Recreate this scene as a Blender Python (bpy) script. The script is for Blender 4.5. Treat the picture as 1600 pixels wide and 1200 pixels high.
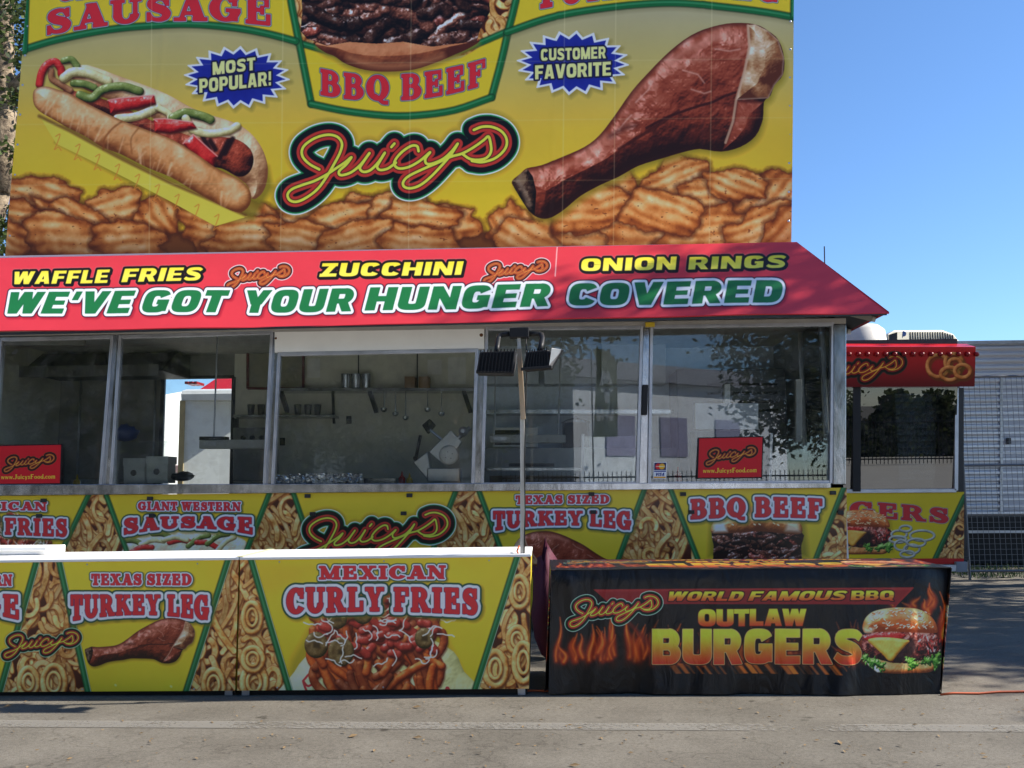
import bpy, bmesh, math, random
import numpy as np
from mathutils import Vector, Matrix
for o in list(bpy.data.objects): bpy.data.objects.remove(o)
SC = bpy.context.scene; COL = SC.collection
R = math.radians
# ---------------------------------------------------------------- camera
EYE = 1.385; FPX = 1450.0; YAW, PITCH, ROLL = R(-1.815), R(6.177), R(-.526)
cy, sy, cp, sp = math.cos(YAW), math.sin(YAW), math.cos(PITCH), math.sin(PITCH)
_f = Vector((sy*cp, cy*cp, sp)); _r = Vector((cy, -sy, 0)); _u = _r.cross(_f)
CR = math.cos(ROLL)*_r+math.sin(ROLL)*_u; CU = -math.sin(ROLL)*_r+math.cos(ROLL)*_u; CF = _f
cam = bpy.data.cameras.new('camera'); co = bpy.data.objects.new('camera', cam); COL.objects.link(co)
cam.sensor_fit = 'HORIZONTAL'; cam.sensor_width = 36; cam.lens = 36*FPX/1600; cam.clip_start = .05; cam.clip_end = 3000
co.matrix_world = Matrix(((CR.x, CU.x, -CF.x, 0), (CR.y, CU.y, -CF.y, 0), (CR.z, CU.z, -CF.z, EYE), (0, 0, 0, 1)))
SC.camera = co
def ray(px, py): return CF+CR*((px-800)/FPX)-CU*((py-600)/FPX)
def at(px, py, D):
    """the point measured in the photograph at (px, py) on the upright plane D metres in front"""
    d = ray(px, py); t = D/d.y
    return Vector((d.x*t, D, EYE+d.z*t))
def gat(px, py, z=0.0):
    d = ray(px, py); t = (z-EYE)/d.z
    return Vector((d.x*t, d.y*t, z))
# ---------------------------------------------------------------- light
w = bpy.data.worlds.new('World'); SC.world = w; w.use_nodes = True
nt = w.node_tree; bg = nt.nodes['Background']; sky = nt.nodes.new('ShaderNodeTexSky'); sky.sky_type = 'NISHITA'; sky.sun_disc = False
SUN = Vector((.80, .075, .59)).normalized()
sky.sun_elevation = math.asin(SUN.z); sky.sun_rotation = math.atan2(SUN.x, SUN.y)
sky.air_density = 1.0; sky.dust_density = 0; sky.ozone_density = 8.0; sky.altitude = 0
nt.links.new(sky.outputs[0], bg.inputs[0]); bg.inputs[1].default_value = .095
sl = bpy.data.lights.new('sun', 'SUN'); sl.energy = 5.0; sl.angle = R(.53); sl.color = (1, .94, .84)
so = bpy.data.objects.new('sun', sl); COL.objects.link(so); so.rotation_euler = SUN.to_track_quat('Z', 'Y').to_euler(); so.location = (20, 5, 20)
SC.view_settings.view_transform = 'Standard'; SC.view_settings.look = 'None'; SC.view_settings.exposure = 1.05; SC.view_settings.gamma = 1
SC.cycles.max_bounces = 8; SC.cycles.transparent_max_bounces = 12; SC.cycles.caustics_reflective = False; SC.cycles.caustics_refractive = False
# ---------------------------------------------------------------- print shop: numpy painter for the vinyl prints
import numpy as np
_rs = np.random.RandomState(7)
_TAB = _rs.rand(256, 256)

def vnoise(X, Y, seed=0):
    X = X + seed*17.13; Y = Y + seed*5.71
    xi = np.floor(X).astype(int); yi = np.floor(Y).astype(int)
    fx = X-xi; fy = Y-yi
    fx = fx*fx*(3-2*fx); fy = fy*fy*(3-2*fy)
    a = _TAB[yi % 256, xi % 256]; b = _TAB[yi % 256, (xi+1) % 256]
    c = _TAB[(yi+1) % 256, xi % 256]; d = _TAB[(yi+1) % 256, (xi+1) % 256]
    return (a*(1-fx)+b*fx)*(1-fy)+(c*(1-fx)+d*fx)*fy

def fbm(X, Y, scale, octv=3, seed=0):
    v = 0; amp = 1; tot = 0; f = 1.0/scale
    for o in range(octv):
        v = v+amp*vnoise(X*f, Y*f, seed+o*3.3); tot += amp; amp *= .55; f *= 2.1
    return v/tot

def ramp(v, stops):
    xs = [s[0] for s in stops]
    return np.stack([np.interp(v, xs, [s[1][k] for s in stops]) for k in range(3)], -1)

def spline(pts, n=6, closed=False):
    P = np.asarray(pts, float)
    if closed: P = np.vstack([P[-1], P, P[0], P[1]])
    else: P = np.vstack([2*P[0]-P[1], P, 2*P[-1]-P[-2]])
    out = []
    for i in range(1, len(P)-2):
        p0, p1, p2, p3 = P[i-1], P[i], P[i+1], P[i+2]
        for k in range(n):
            t = k/n
            out.append(.5*((2*p1)+(-p0+p2)*t+(2*p0-5*p1+4*p2-p3)*t*t+(-p0+3*p1-3*p2+p3)*t**3))
    if not closed: out.append(P[-2])
    return np.array(out)

def sd_poly(pts, X, Y):
    P = np.asarray(pts, float); n = len(P)
    d = np.full(X.shape, 1e12); ins = np.zeros(X.shape, bool)
    for i in range(n):
        ax, ay = P[i-1]; bx, by = P[i]
        ex, ey = bx-ax, by-ay
        wx, wy = X-ax, Y-ay
        t = np.clip((wx*ex+wy*ey)/(ex*ex+ey*ey+1e-12), 0, 1)
        dx = wx-ex*t; dy = wy-ey*t
        d = np.minimum(d, dx*dx+dy*dy)
        if ay != by:
            c = ((ay > Y) != (by > Y)) & (X < ex*(Y-ay)/(by-ay)+ax)
            ins ^= c
    d = np.sqrt(d)
    return np.where(ins, -d, d)

def sd_line(pts, X, Y, w=0.0):
    """distance to a polyline minus its half width (number or one per point)"""
    P = np.asarray(pts, float); W = np.broadcast_to(np.asarray(w, float), (len(P),))
    d = np.full(X.shape, 1e9)
    for i in range(len(P)-1):
        ax, ay = P[i]; ex, ey = P[i+1]-P[i]
        wx, wy = X-ax, Y-ay
        t = np.clip((wx*ex+wy*ey)/(ex*ex+ey*ey+1e-12), 0, 1)
        d = np.minimum(d, np.hypot(wx-ex*t, wy-ey*t)-(W[i]+(W[i+1]-W[i])*t))
    return d

def smin(a, b, k):
    h = np.clip(.5+.5*(b-a)/k, 0, 1)
    return b*(1-h)+a*h-k*h*(1-h)

class Print:
    """a sheet of print in its own layout units, y down"""
    def __init__(s, x0, y0, x1, y1, ss=1.4, col=(200, 180, 40)):
        s.x0, s.y0, s.ss = x0, y0, ss
        s.W = int(round((x1-x0)*ss)); s.H = int(round((y1-y0)*ss))
        s.x1 = x0+s.W/ss; s.y1 = y0+s.H/ss
        s.a = np.empty((s.H, s.W, 3)); s.a[:] = col
        s.clip = None
    def win(s, bx0, by0, bx1, by1):
        i0 = max(0, int((by0-s.y0)*s.ss)); i1 = min(s.H, int((by1-s.y0)*s.ss)+2)
        j0 = max(0, int((bx0-s.x0)*s.ss)); j1 = min(s.W, int((bx1-s.x0)*s.ss)+2)
        if i1 < i0+2 or j1 < j0+2: return None
        yy = (np.arange(i0, i1)+.5)/s.ss+s.y0; xx = (np.arange(j0, j1)+.5)/s.ss+s.x0
        X, Y = np.meshgrid(xx, yy)
        return (slice(i0, i1), slice(j0, j1)), X, Y
    def box(s, pts, m=2):
        P = np.asarray(pts, float)
        return s.win(P[:, 0].min()-m, P[:, 1].min()-m, P[:, 0].max()+m, P[:, 1].max()+m)
    def put(s, sl, al, col):
        if s.clip is not None: al = al*s.clip[sl]
        al = al[..., None]
        s.a[sl] = s.a[sl]*(1-al)+np.asarray(col, float)*al
    def cov(s, d, soft=0): return np.clip(.5-d*s.ss/(1+soft*s.ss), 0, 1)
    def poly(s, pts, col, grow=0, soft=0, alpha=1):
        w = s.box(pts, 3+grow+soft*2)
        if w is None: return
        sl, X, Y = w
        s.put(sl, s.cov(sd_poly(pts, X, Y)-grow, soft)*alpha, col)
    def line(s, pts, hw, col, soft=0, alpha=1):
        w = s.box(pts, 3+np.max(hw)+soft*2)
        if w is None: return
        sl, X, Y = w
        s.put(sl, s.cov(sd_line(pts, X, Y, hw), soft)*alpha, col)
    def set_clip(s, pts):
        if pts is None: s.clip = None; return
        w = s.win(s.x0, s.y0, s.x1, s.y1)
        s.clip = s.cov(sd_poly(pts, w[1], w[2]))
    def solid(s, pts, R, stops, seed=0, nz=.25, nscale=8, L=(-.35, -.65, .68), spec=.0, streak=None, rough=0, edge=None, line=None, shadow=0):
        """a lit, rounded picture of a thing: outline pts (or a stroke when line is its half width)"""
        g = 3+(np.max(line) if line is not None else 0)+shadow*3
        w = s.box(pts, g)
        if w is None: return
        sl, X, Y = w
        d = sd_poly(pts, X, Y) if line is None else sd_line(pts, X, Y, line)
        if rough: d = d+rough*(fbm(X, Y, nscale*.6, 2, seed+9)-.5)*2
        if shadow: s.put(sl, .55*np.clip(1-(sd_shift(d, X, Y, s.ss, shadow))/(shadow*1.6), 0, 1)**1.5*(d > -2), (70, 55, 10))
        t = np.clip(-d/R, 0, 1)
        h = R*np.sqrt(np.clip(1-(1-t)**2, 0, 1))
        n1 = fbm(X, Y, nscale, 4, seed)-.5
        if streak:                        # (angle, across, along)
            ca, sa = np.cos(streak[0]), np.sin(streak[0])
            n2 = fbm((X*ca+Y*sa)/streak[2], (-X*sa+Y*ca)/streak[1], 1.0, 3, seed+4)-.5
        else: n2 = 0
        h = h+R*.18*n1+R*.12*n2
        gy, gx = np.gradient(h, 1/s.ss)
        q = np.sqrt(gx*gx+gy*gy+1)
        lam = (-gx*L[0]-gy*L[1]+L[2])/q
        v = .12+.8*lam+nz*n1*1.6+(nz*1.2*n2 if streak else 0)
        c = ramp(v, stops)
        if edge is not None:
            k = np.clip(1+d/edge[0], 0, 1)[..., None]*edge[2]; c = c*(1-k)+np.asarray(edge[1], float)*k
        if spec:
            hl = np.clip(lam-.86, 0, 1)*7*np.clip(fbm(X, Y, nscale*.5, 2, seed+21)*2.2-.8, 0, 1)
            c = c+spec*hl[..., None]*255
        s.put(sl, s.cov(d), np.clip(c, 0, 255))
    # ---- lettering
    def text(s, txt, font, warp, layers, gap=.06, round_=.0, slant=0, fill=None, bold=0):
        """warp(u, v): u 0..1 along the line, v 0 at the baseline .. 1 cap height -> layout point"""
        adv = []; x = 0
        for ch in txt:
            if ch == ' ': adv.append((x, None)); x += .42; continue
            g, a = font[ch]; adv.append((x, g)); x += a+gap
        tot = x-gap
        fields = []
        for x0, g in adv:
            if g is None: continue
            gp = []; allp = []
            for pr in g:
                q = [warp((x0+px+slant*py)/tot, py) for px, py in pr]
                gp.append(np.array(q)); allp += q
            mx = max(l[0] for l in layers)+3+max(abs(l[2]) if len(l) > 2 and l[2] else 0 for l in layers)
            w = s.box(allp, mx+2)
            if w is None: continue
            sl, X, Y = w
            d = None
            for q in gp:
                dq = sd_poly(q, X, Y)
                d = dq if d is None else (smin(d, dq, round_) if round_ else np.minimum(d, dq))
            fields.append((sl, X, Y, d-bold))
        for ly in layers:
            off, col = ly[0], ly[1]
            sh = ly[2] if len(ly) > 2 else 0
            soft = ly[3] if len(ly) > 3 else 0
            for sl, X, Y, d in fields:
                if sh: d = sd_shift(d, X, Y, s.ss, sh)
                al = s.cov(d-off, soft)*(.6 if soft else 1)
                s.put(sl, al, col(X, Y) if callable(col) else col)
    def image(s, gain):
        v = np.clip(s.a, 0, 255)/255
        lin = np.where(v <= .04045, v/12.92, ((v+.055)/1.055)**2.4)*gain
        lin = np.clip(lin, 0, .9)
        return np.where(lin <= .0031308, lin*12.92, 1.055*np.power(lin, 1/2.4)-.055)

def sd_shift(d, X, Y, ss, k):
    n = int(round(k*ss))
    if n == 0: return d
    r = np.full_like(d, 50.)
    if n > 0:
        r[n:, n:] = d[:-n, :-n]
    else:
        r[:n, :n] = d[-n:, -n:]
    return r

# ---- letters: each glyph is a list of outlines in a cap-height-1 box, and an advance
def R_(x0, y0, x1, y1): return [(x0, y0), (x1, y0), (x1, y1), (x0, y1)]
def Vs(x, y0=0., y1=1., w=.27): return R_(x-w/2, y0, x+w/2, y1)
def Hs(x0, x1, y, t=.13): return R_(x0, y-t/2, x1, y+t/2)
def Dg(x0, y0, x1, y1, w): return [(x0-w/2, y0), (x0+w/2, y0), (x1+w/2, y1), (x1-w/2, y1)]
def St(pts, ws):
    P = np.asarray(pts, float); W = np.asarray(ws, float) if np.ndim(ws) else np.full(len(P), ws)
    T = np.gradient(P, axis=0); T /= np.linalg.norm(T, axis=1)[:, None]+1e-9
    N = np.stack([-T[:, 1], T[:, 0]], 1)*W[:, None]/2
    return [tuple(p) for p in np.vstack([P+N, (P-N)[::-1]])]
def Ar(cx, cy, rx, ry, a0, a1, thick, thin, n=22, sq=1.0):
    a = np.radians(np.linspace(a0, a1, n)); c, sn = np.cos(a), np.sin(a)
    c = np.sign(c)*np.abs(c)**sq; sn = np.sign(sn)*np.abs(sn)**sq
    o = np.stack([cx+(rx+thick/2)*c, cy+(ry+thin/2)*sn], 1); i = np.stack([cx+max(rx-thick/2, .02)*c, cy+max(ry-thin/2, .02)*sn], 1)
    return [tuple(p) for p in np.vstack([o, i[::-1]])]
def sl_(x, y=.06, w=.4): return Hs(x-w/2, x+w/2, y)
T1, T0 = .255, .13
_S = St(spline([(.66, .7), (.58, .88), (.4, .93), (.22, .85), (.2, .69), (.34, .56), (.54, .46), (.66, .31), (.6, .13), (.42, .07), (.22, .12), (.12, .3)], 3),
        np.interp(np.linspace(0, 11, 34), range(12), [.1, .13, .15, .22, .28, .31, .31, .28, .22, .15, .13, .1]))
SLAB = {
 'A': ([Dg(.2, 0, .5, 1, T0), Dg(.82, 0, .53, 1, .33), Hs(.28, .74, .3, .13), sl_(.18, .06, .38), sl_(.82, .06, .46)], 1.02),
 'B': ([Vs(.22, w=T1), Hs(.02, .5, .94), Hs(.2, .5, .53, .12), Hs(.02, .5, .06), Ar(.47, .735, .2, .2, -90, 90, T1, .13), Ar(.48, .295, .25, .235, -90, 90, .31, .13)], .9),
 'C': ([Ar(.47, .5, .34, .43, 38, 322, .32, .14), Vs(.77, .6, .98, .14)], .88),
 'D': ([Vs(.22, w=T1), Hs(.02, .45, .94), Hs(.02, .45, .06), Ar(.42, .5, .36, .44, -90, 90, .31, .13)], .95),
 'E': ([Vs(.22, w=T1), Hs(.02, .72, .94), Vs(.68, .64, .98, .13), Hs(.2, .55, .52, .13), Vs(.54, .37, .67, .11), Hs(.02, .76, .06), Vs(.73, .02, .38, .13)], .83),
 'F': ([Vs(.22, w=T1), Hs(.02, .74, .94), Vs(.71, .66, .98, .12), Hs(.2, .5, .52, .13), Vs(.5, .39, .65, .1), Hs(.02, .44, .06)], .8),
 'G': ([Ar(.47, .5, .34, .43, 38, 345, .32, .14), Vs(.77, .6, .98, .14), Vs(.74, .04, .42, .24), Hs(.5, .95, .43, .13)], .97),
 'I': ([Vs(.25, w=T1), Hs(.02, .48, .06), Hs(.02, .48, .94)], .51),
 'K': ([Vs(.22, w=T1), sl_(.22, .06, .44), sl_(.22, .94, .44), Dg(.32, .4, .76, .95, .15), Dg(.84, .04, .46, .62, .31), sl_(.76, .94, .4), sl_(.84, .06, .42)], 1.03),
 'L': ([Vs(.22, w=T1), sl_(.23, .94, .46), Hs(.02, .76, .06), Vs(.73, .02, .42, .13)], .82),
 'M': ([Vs(.18, w=T0), Vs(.98, w=T1), Dg(.58, .04, .2, 1, .27), Dg(.58, .04, .92, 1, T0), sl_(.18, .06, .36), sl_(.98, .06, .44), Hs(.0, .28, .94), Hs(.88, 1.2, .94)], 1.2),
 'N': ([Vs(.18, w=T0), Vs(.84, w=T0), Dg(.8, 0, .2, 1, .31), sl_(.18, .06, .36), Hs(.0, .3, .94), sl_(.84, .94, .36)], 1.02),
 'O': ([Ar(.48, .5, .34, .43, 0, 360, .32, .14, 40)], .95),
 'Q': ([Ar(.48, .5, .34, .43, 0, 360, .32, .14, 40), St(spline([(.36, .2), (.52, .1), (.7, -.06), (.94, -.08)], 3), .14)], .97),
 'R': ([Vs(.22, w=T1), Hs(.02, .5, .94), Hs(.2, .5, .5, .12), Ar(.48, .72, .21, .215, -90, 90, T1, .13), Dg(.8, .03, .52, .5, .3), sl_(.22, .06, .42), sl_(.82, .06, .38)], 1.),
 'S': ([_S, Vs(.69, .62, .98, .11), Vs(.1, .02, .38, .11)], .78),
 'T': ([Vs(.4, w=T1), Hs(.02, .78, .94), Vs(.07, .6, .98, .13), Vs(.73, .6, .98, .13), sl_(.4, .06, .46)], .8),
 'U': ([Vs(.22, .34, 1, T1), Vs(.78, .34, 1, T0), Ar(.49, .36, .27, .29, 180, 360, .27, .17), sl_(.22, .94, .44), sl_(.79, .94, .36)], .97),
 'W': ([Dg(.38, 0, .18, 1, T1), Dg(.4, 0, .62, 1, T0), Dg(.86, 0, .66, 1, T1), Dg(.88, 0, 1.1, 1, T0), sl_(.18, .94, .4), sl_(.66, .94, .4), sl_(1.12, .94, .34)], 1.28),
 'X': ([Dg(.76, 0, .22, 1, .31), Dg(.2, 0, .76, 1, T0), sl_(.2, .06, .4), sl_(.76, .06, .42), sl_(.22, .94, .42), sl_(.76, .94, .38)], .97),
 'Y': ([Dg(.48, .4, .2, 1, T1), Dg(.48, .4, .78, 1, T0), Vs(.48, 0, .46, T1), sl_(.48, .06, .46), sl_(.2, .94, .4), sl_(.78, .94, .36)], .96),
 'Z': ([Hs(.06, .76, .93), Hs(.04, .78, .07), Dg(.2, .05, .62, .95, .3), Vs(.1, .62, .98, .13), Vs(.73, .02, .4, .13)], .82),
}
B1, B0 = .36, .25
def _ring(w=1.0, a0=0, a1=360, n=40): return Ar(w/2, .5, w/2-B1/2, .5-B0/2, a0, a1, B1, B0, n, .62)
BLOCK = {
 'A': ([Dg(.18, 0, .46, 1, .34), Dg(.86, 0, .58, 1, .34), Hs(.26, .78, .27, .2)], 1.04),
 'B': ([Vs(B1/2, w=B1), Hs(.1, .62, .885, .23), Hs(.1, .62, .5, .17), Hs(.1, .62, .115, .23), Ar(.6, .7, .19, .2, -90, 90, .33, .22), Ar(.62, .3, .21, .19, -90, 90, .34, .22)], 1.0),
 'C': ([_ring(1, 28, 332)], 1.),
 'D': ([Vs(B1/2, w=B1), Hs(.1, .55, .875, .25), Hs(.1, .55, .125, .25), Ar(.5, .5, .32, .375, -90, 90, B1, .25, 22, .7)], 1.),
 'E': ([Vs(B1/2, w=B1), Hs(.1, .86, .89, .22), Hs(.1, .8, .5, .18), Hs(.1, .88, .11, .22)], .9),
 'F': ([Vs(B1/2, w=B1), Hs(.1, .86, .885, .23), Hs(.1, .78, .48, .2)], .86),
 'G': ([_ring(1, 28, 335), Vs(.83, .06, .5, .32), Hs(.54, .99, .47, .19)], 1.02),
 'H': ([Vs(B1/2, w=B1), Vs(.86, w=B1), Hs(.2, .9, .5, .22)], 1.04),
 'I': ([Vs(B1/2, w=B1)], .37),
 'K': ([Vs(B1/2, w=B1), Dg(.3, .35, .8, 1, .38), Dg(.86, 0, .42, .65, .4)], 1.04),
 'L': ([Vs(B1/2, w=B1), Hs(.1, .82, .12, .24)], .84),
 'M': ([Vs(.16, w=.32), Vs(1.1, w=.32), Dg(.62, 0, .2, 1, .36), Dg(.64, 0, 1.06, 1, .36)], 1.27),
 'N': ([Vs(.16, w=.32), Vs(.88, w=.32), Dg(.86, 0, .18, 1, .36)], 1.05),
 'O': ([_ring(1.04, 0, 360, 48)], 1.04),
 'P': ([Vs(B1/2, w=B1), Hs(.1, .6, .88, .24), Hs(.1, .6, .42, .2), Ar(.58, .65, .21, .24, -90, 90, .34, .22)], .96),
 'Q': ([_ring(1.04, 0, 360, 48), Dg(.98, -.08, .62, .3, .26)], 1.06),
 'R': ([Vs(B1/2, w=B1), Hs(.1, .62, .885, .23), Hs(.1, .62, .45, .19), Ar(.6, .67, .2, .225, -90, 90, .34, .22), Dg(.84, 0, .56, .48, .38)], 1.03),
 'S': ([St(spline([(.92, .76), (.76, .87), (.48, .885), (.24, .83), (.2, .7), (.32, .58), (.66, .46), (.8, .3), (.74, .16), (.5, .115), (.22, .13), (.04, .24)], 3),
          np.interp(np.linspace(0, 11, 34), range(12), [.2, .23, .23, .27, .32, .3, .3, .32, .27, .23, .23, .2]))], .98),
 'T': ([Vs(.45, w=B1), Hs(0, .9, .88, .24)], .9),
 'U': ([Vs(B1/2, .3, 1, B1), Vs(.84, .3, 1, B1), Ar(.51, .32, .33, .2, 180, 360, B1, .25, 22, .7)], 1.02),
 'V': ([Dg(.5, 0, .18, 1, .36), Dg(.56, 0, .88, 1, .36)], 1.06),
 'W': ([Dg(.36, 0, .16, 1, .34), Dg(.42, 0, .7, 1, .3), Dg(.98, 0, .74, 1, .32), Dg(1.02, 0, 1.26, 1, .34)], 1.42),
 'Y': ([Dg(.46, .38, .16, 1, .36), Dg(.54, .38, .84, 1, .36), Vs(.5, 0, .45, B1)], 1.),
 'Z': ([Hs(.03, .9, .88, .24), Hs(.0, .92, .12, .24), Dg(.22, .1, .7, .9, .38)], .92),
 "'": ([Dg(.14, .62, .2, 1, .24)], .3),
 '!': ([Dg(.18, .36, .18, 1, .28), R_(.05, 0, .31, .24)], .36),
}
def _lc(*pr): return list(pr)
TINY = {
 'w': ([Dg(.2, 0, .1, .62, .12), Dg(.2, 0, .36, .62, .1), Dg(.54, 0, .36, .62, .12), Dg(.54, 0, .68, .62, .1)], .74), '.': ([R_(.02, 0, .2, .18)], .22),
 'J': ([Vs(.32, .15, 1, .2), Hs(.16, .5, .94, .1), St([(.32, .2), (.22, .02), (.04, .06)], .16)], .5),
 'u': ([Vs(.12, .1, .62, .15), Vs(.44, 0, .62, .15), Hs(.12, .44, .07, .13)], .54), 'i': ([Vs(.12, 0, .62, .16), R_(.04, .76, .2, .92)], .24),
 'c': ([Ar(.28, .31, .2, .26, 40, 320, .16, .1)], .48), 'y': ([Dg(.26, 0, .1, .62, .14), Dg(.2, -.25, .46, .62, .12)], .54),
 's': ([St(spline([(.4, .52), (.22, .58), (.1, .44), (.34, .22), (.2, .04), (.04, .12)], 3), .13)], .44),
 'F': (BLOCK['F'][0], .8), 'o': ([Ar(.28, .31, .2, .26, 0, 360, .16, .1)], .56), 'd': ([Ar(.26, .31, .18, .26, 0, 360, .16, .1), Vs(.46, 0, 1, .15)], .56),
 'm': ([Vs(.1, 0, .62, .14), Vs(.38, 0, .6, .14), Vs(.66, 0, .6, .14), Hs(.1, .66, .57, .12)], .76),
}
TINY['F'] = ([Vs(.16, 0, 1, .2), Hs(.04, .62, .94, .12), Hs(.1, .5, .52, .12), Hs(.02, .36, .04, .08)], .66)

def straight(x0, y0, x1, y1, h):
    """baseline from (x0, y0) to (x1, y1), cap height h"""
    return lambda u, v: (x0+(x1-x0)*u, y0+(y1-y0)*u-h*v)
def bulge(x0, x1, top, bot, tops=0, mid=0, tilt=0):
    """letters between a top line and a bottom line; tops/mid lift the middle of each; tilt lowers the right end"""
    def f(u, v):
        a = 4*u*(1-u)
        t = top-tops*a+tilt*u; b = bot-mid*a+tilt*u
        return (x0+(x1-x0)*u, b+(t-b)*v)
    return f

# ---- the house script logo: one pen line, coloured by distance from it (units of the big board, then scaled)
_LOGO = [[(265, 885), (215, 858), (180, 822), (174, 785), (195, 752), (250, 718), (312, 704), (360, 716), (383, 750), (374, 795), (345, 852), (302, 925), (258, 985), (205, 1028), (150, 1053), (112, 1046), (100, 1016), (122, 988), (180, 965), (240, 945), (300, 914), (352, 880), (400, 848), (432, 822), (405, 860), (370, 892), (370, 912), (392, 914), (435, 898), (482, 858), (526, 800), (492, 850), (476, 880), (496, 898), (532, 888), (572, 848), (606, 798), (578, 846), (566, 872), (582, 888), (622, 880), (664, 850)],
         [(640, 768), (656, 750)],
         [(782, 790), (774, 764), (745, 762), (700, 790), (664, 830), (656, 860), (680, 880), (732, 872), (790, 840), (842, 796), (818, 828), (822, 854), (852, 856), (912, 830), (958, 788), (986, 752), (950, 810), (900, 868), (842, 928), (790, 968), (742, 984), (708, 976), (702, 952), (728, 922), (800, 886), (880, 852), (950, 820), (1010, 803), (1070, 770), (1120, 734), (1145, 714), (1156, 742), (1160, 790), (1140, 823), (1100, 836), (1052, 832), (1014, 808)],
         [(1070, 680), (1112, 664), (1162, 664), (1210, 684), (1238, 720), (1240, 762), (1216, 800), (1172, 832), (1112, 848), (1060, 842)]]
def logo(p, x, y, k, glow=(190, 205, 195), halo=True, yel=(205, 190, 60), red=(165, 45, 35), blk=(12, 12, 14), grn=(20, 110, 55)):
    """script logo whose bowl's left edge lies at x and whose last letter's top lies at y; k = size against the big board"""
    lines = []
    for ln in _LOGO:
        q = np.array(ln, float); q = spline(q, 5) if len(q) > 2 else q
        lines.append(np.stack([x+(q[:, 0]-112)*.3*k, y+(q[:, 1]-598)*.3*k], 1))
    allp = np.vstack(lines); w = p.box(allp, 26*k+4)
    if w is None: return
    sl, X, Y = w
    d = np.min([sd_line(q, X, Y) for q in lines], 0)/(.3*k)
    c = lambda r: np.clip(.5-(d-r)*.3*k*p.ss, 0, 1)
    if halo: p.put(sl, np.clip(1-(d-60)/38, 0, 1)*.5*(Y > -1e9), (90, 75, 20))
    p.put(sl, c(69), glow); p.put(sl, c(62), grn); p.put(sl, c(55), blk)
    p.put(sl, c(27), red); p.put(sl, c(11.5), (30, 12, 10)); p.put(sl, c(7.5), yel)

# ---- food pictures
FRY = [(0, (86, 40, 12)), (.35, (166, 98, 36)), (.6, (206, 156, 84)), (.9, (228, 194, 130)), (1.2, (240, 218, 166))]
def curly(p, pts, seed, size=1.0):
    """fries and rings packed inside an outline"""
    rs = np.random.RandomState(seed); P = np.asarray(pts, float)
    p.set_clip(pts); p.poly(pts, (58, 22, 10))
    x0, y0 = P.min(0); x1, y1 = P.max(0); n = int((x1-x0)*(y1-y0)/(135*size*size))+6
    for i in range(n):
        cx = rs.uniform(x0-8, x1+8); cy = rs.uniform(y0-8, y1+8); low = (cy-y0)/(y1-y0)
        if rs.rand() < .35+.4*low:
            r = rs.uniform(8, 15)*size; a = rs.uniform(0, 6.28)
            th = np.linspace(a, a+rs.uniform(3.5, 6.3), 18); e = rs.uniform(.75, 1.25)
            q = np.stack([cx+r*.85*np.cos(th), cy+r*e*np.sin(th)], 1)
        else:
            L = rs.uniform(14, 30)*size; a = rs.choice([-1, 1])*rs.uniform(.7, 1.5); b = rs.uniform(-.3, .3)
            t = np.linspace(-1, 1, 8)
            q = np.stack([cx+L*t*np.cos(a)+b*L*t*t, cy+L*t*np.sin(a)], 1)
        hw = rs.uniform(2.6, 4.0)*size
        p.line(q+[.8*size, 1.2*size], hw, (80, 34, 12), 2.0*size, .6)
        k = rs.uniform(.78, 1.05)
        p.solid(q, hw*.5, [(a_, tuple(c*k for c in cc)) for a_, cc in FRY], seed+i, .55, 8*size, line=hw, edge=(1.5*size, (146, 70, 22), .75))
    p.set_clip(None)

WAF = [(0, (78, 30, 10)), (.3, (134, 64, 22)), (.55, (172, 98, 42)), (.8, (198, 138, 78)), (1.1, (216, 178, 130))]
def waffle(p, cx, cy, rx, ry, seed, ang=0.0, pale=0.0):
    rs = np.random.RandomState(seed)
    th = np.linspace(0, 2*np.pi, 22)[:-1]
    r = 1+.13*rs.randn(21)*.8
    q = np.stack([rx*r*np.cos(th), ry*r*np.sin(th)], 1)
    ca, sa = np.cos(ang), np.sin(ang)
    q = spline(q@np.array([[ca, sa], [-sa, ca]])+[cx, cy], 4, True)
    w = p.box(q, 8)
    if w is None: return
    sl, X, Y = w
    d = sd_poly(q, X, Y)+2.2*(fbm(X, Y, 5, 2, seed)-.5)*2
    p.put(sl, np.clip(1-(d+1)/8, 0, 1)*.7, (54, 20, 8))
    a2 = ang+rs.uniform(-.35, .35)
    wob = 11*(fbm(X, Y, 40, 2, seed+5)-.5)
    v = (-X*np.sin(a2)+Y*np.cos(a2))+wob; per = rs.uniform(13, 19)
    rid = .5+.5*np.cos(v*2*np.pi/per)
    n = fbm(X, Y, 9, 4, seed+2)-.5; n3 = fbm(X, Y, 22, 2, seed+8)-.5
    body = np.clip(-d/(min(rx, ry)*.55), 0, 1)
    val = .17+.3*rid**.8*(.55+.8*fbm(X, Y, 24, 2, seed+11))+.42*body+.34*n+.42*n3+pale-.08*np.clip((600-X)/600, 0, 1)-.14*(Y-cy)/ry
    c = ramp(val, WAF)
    spot = np.clip((fbm(X*1.0, Y*1.6, 5.5, 2, seed+31)-.8)*9, 0, .7)
    c = c*(1-spot[..., None])+np.array((88, 34, 14.))*spot[..., None]
    k = np.clip(1+d/3.4, 0, 1)[..., None]*.8; c = c*(1-k)+np.array((84, 34, 12.))*k
    p.put(sl, p.cov(d), c)

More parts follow.
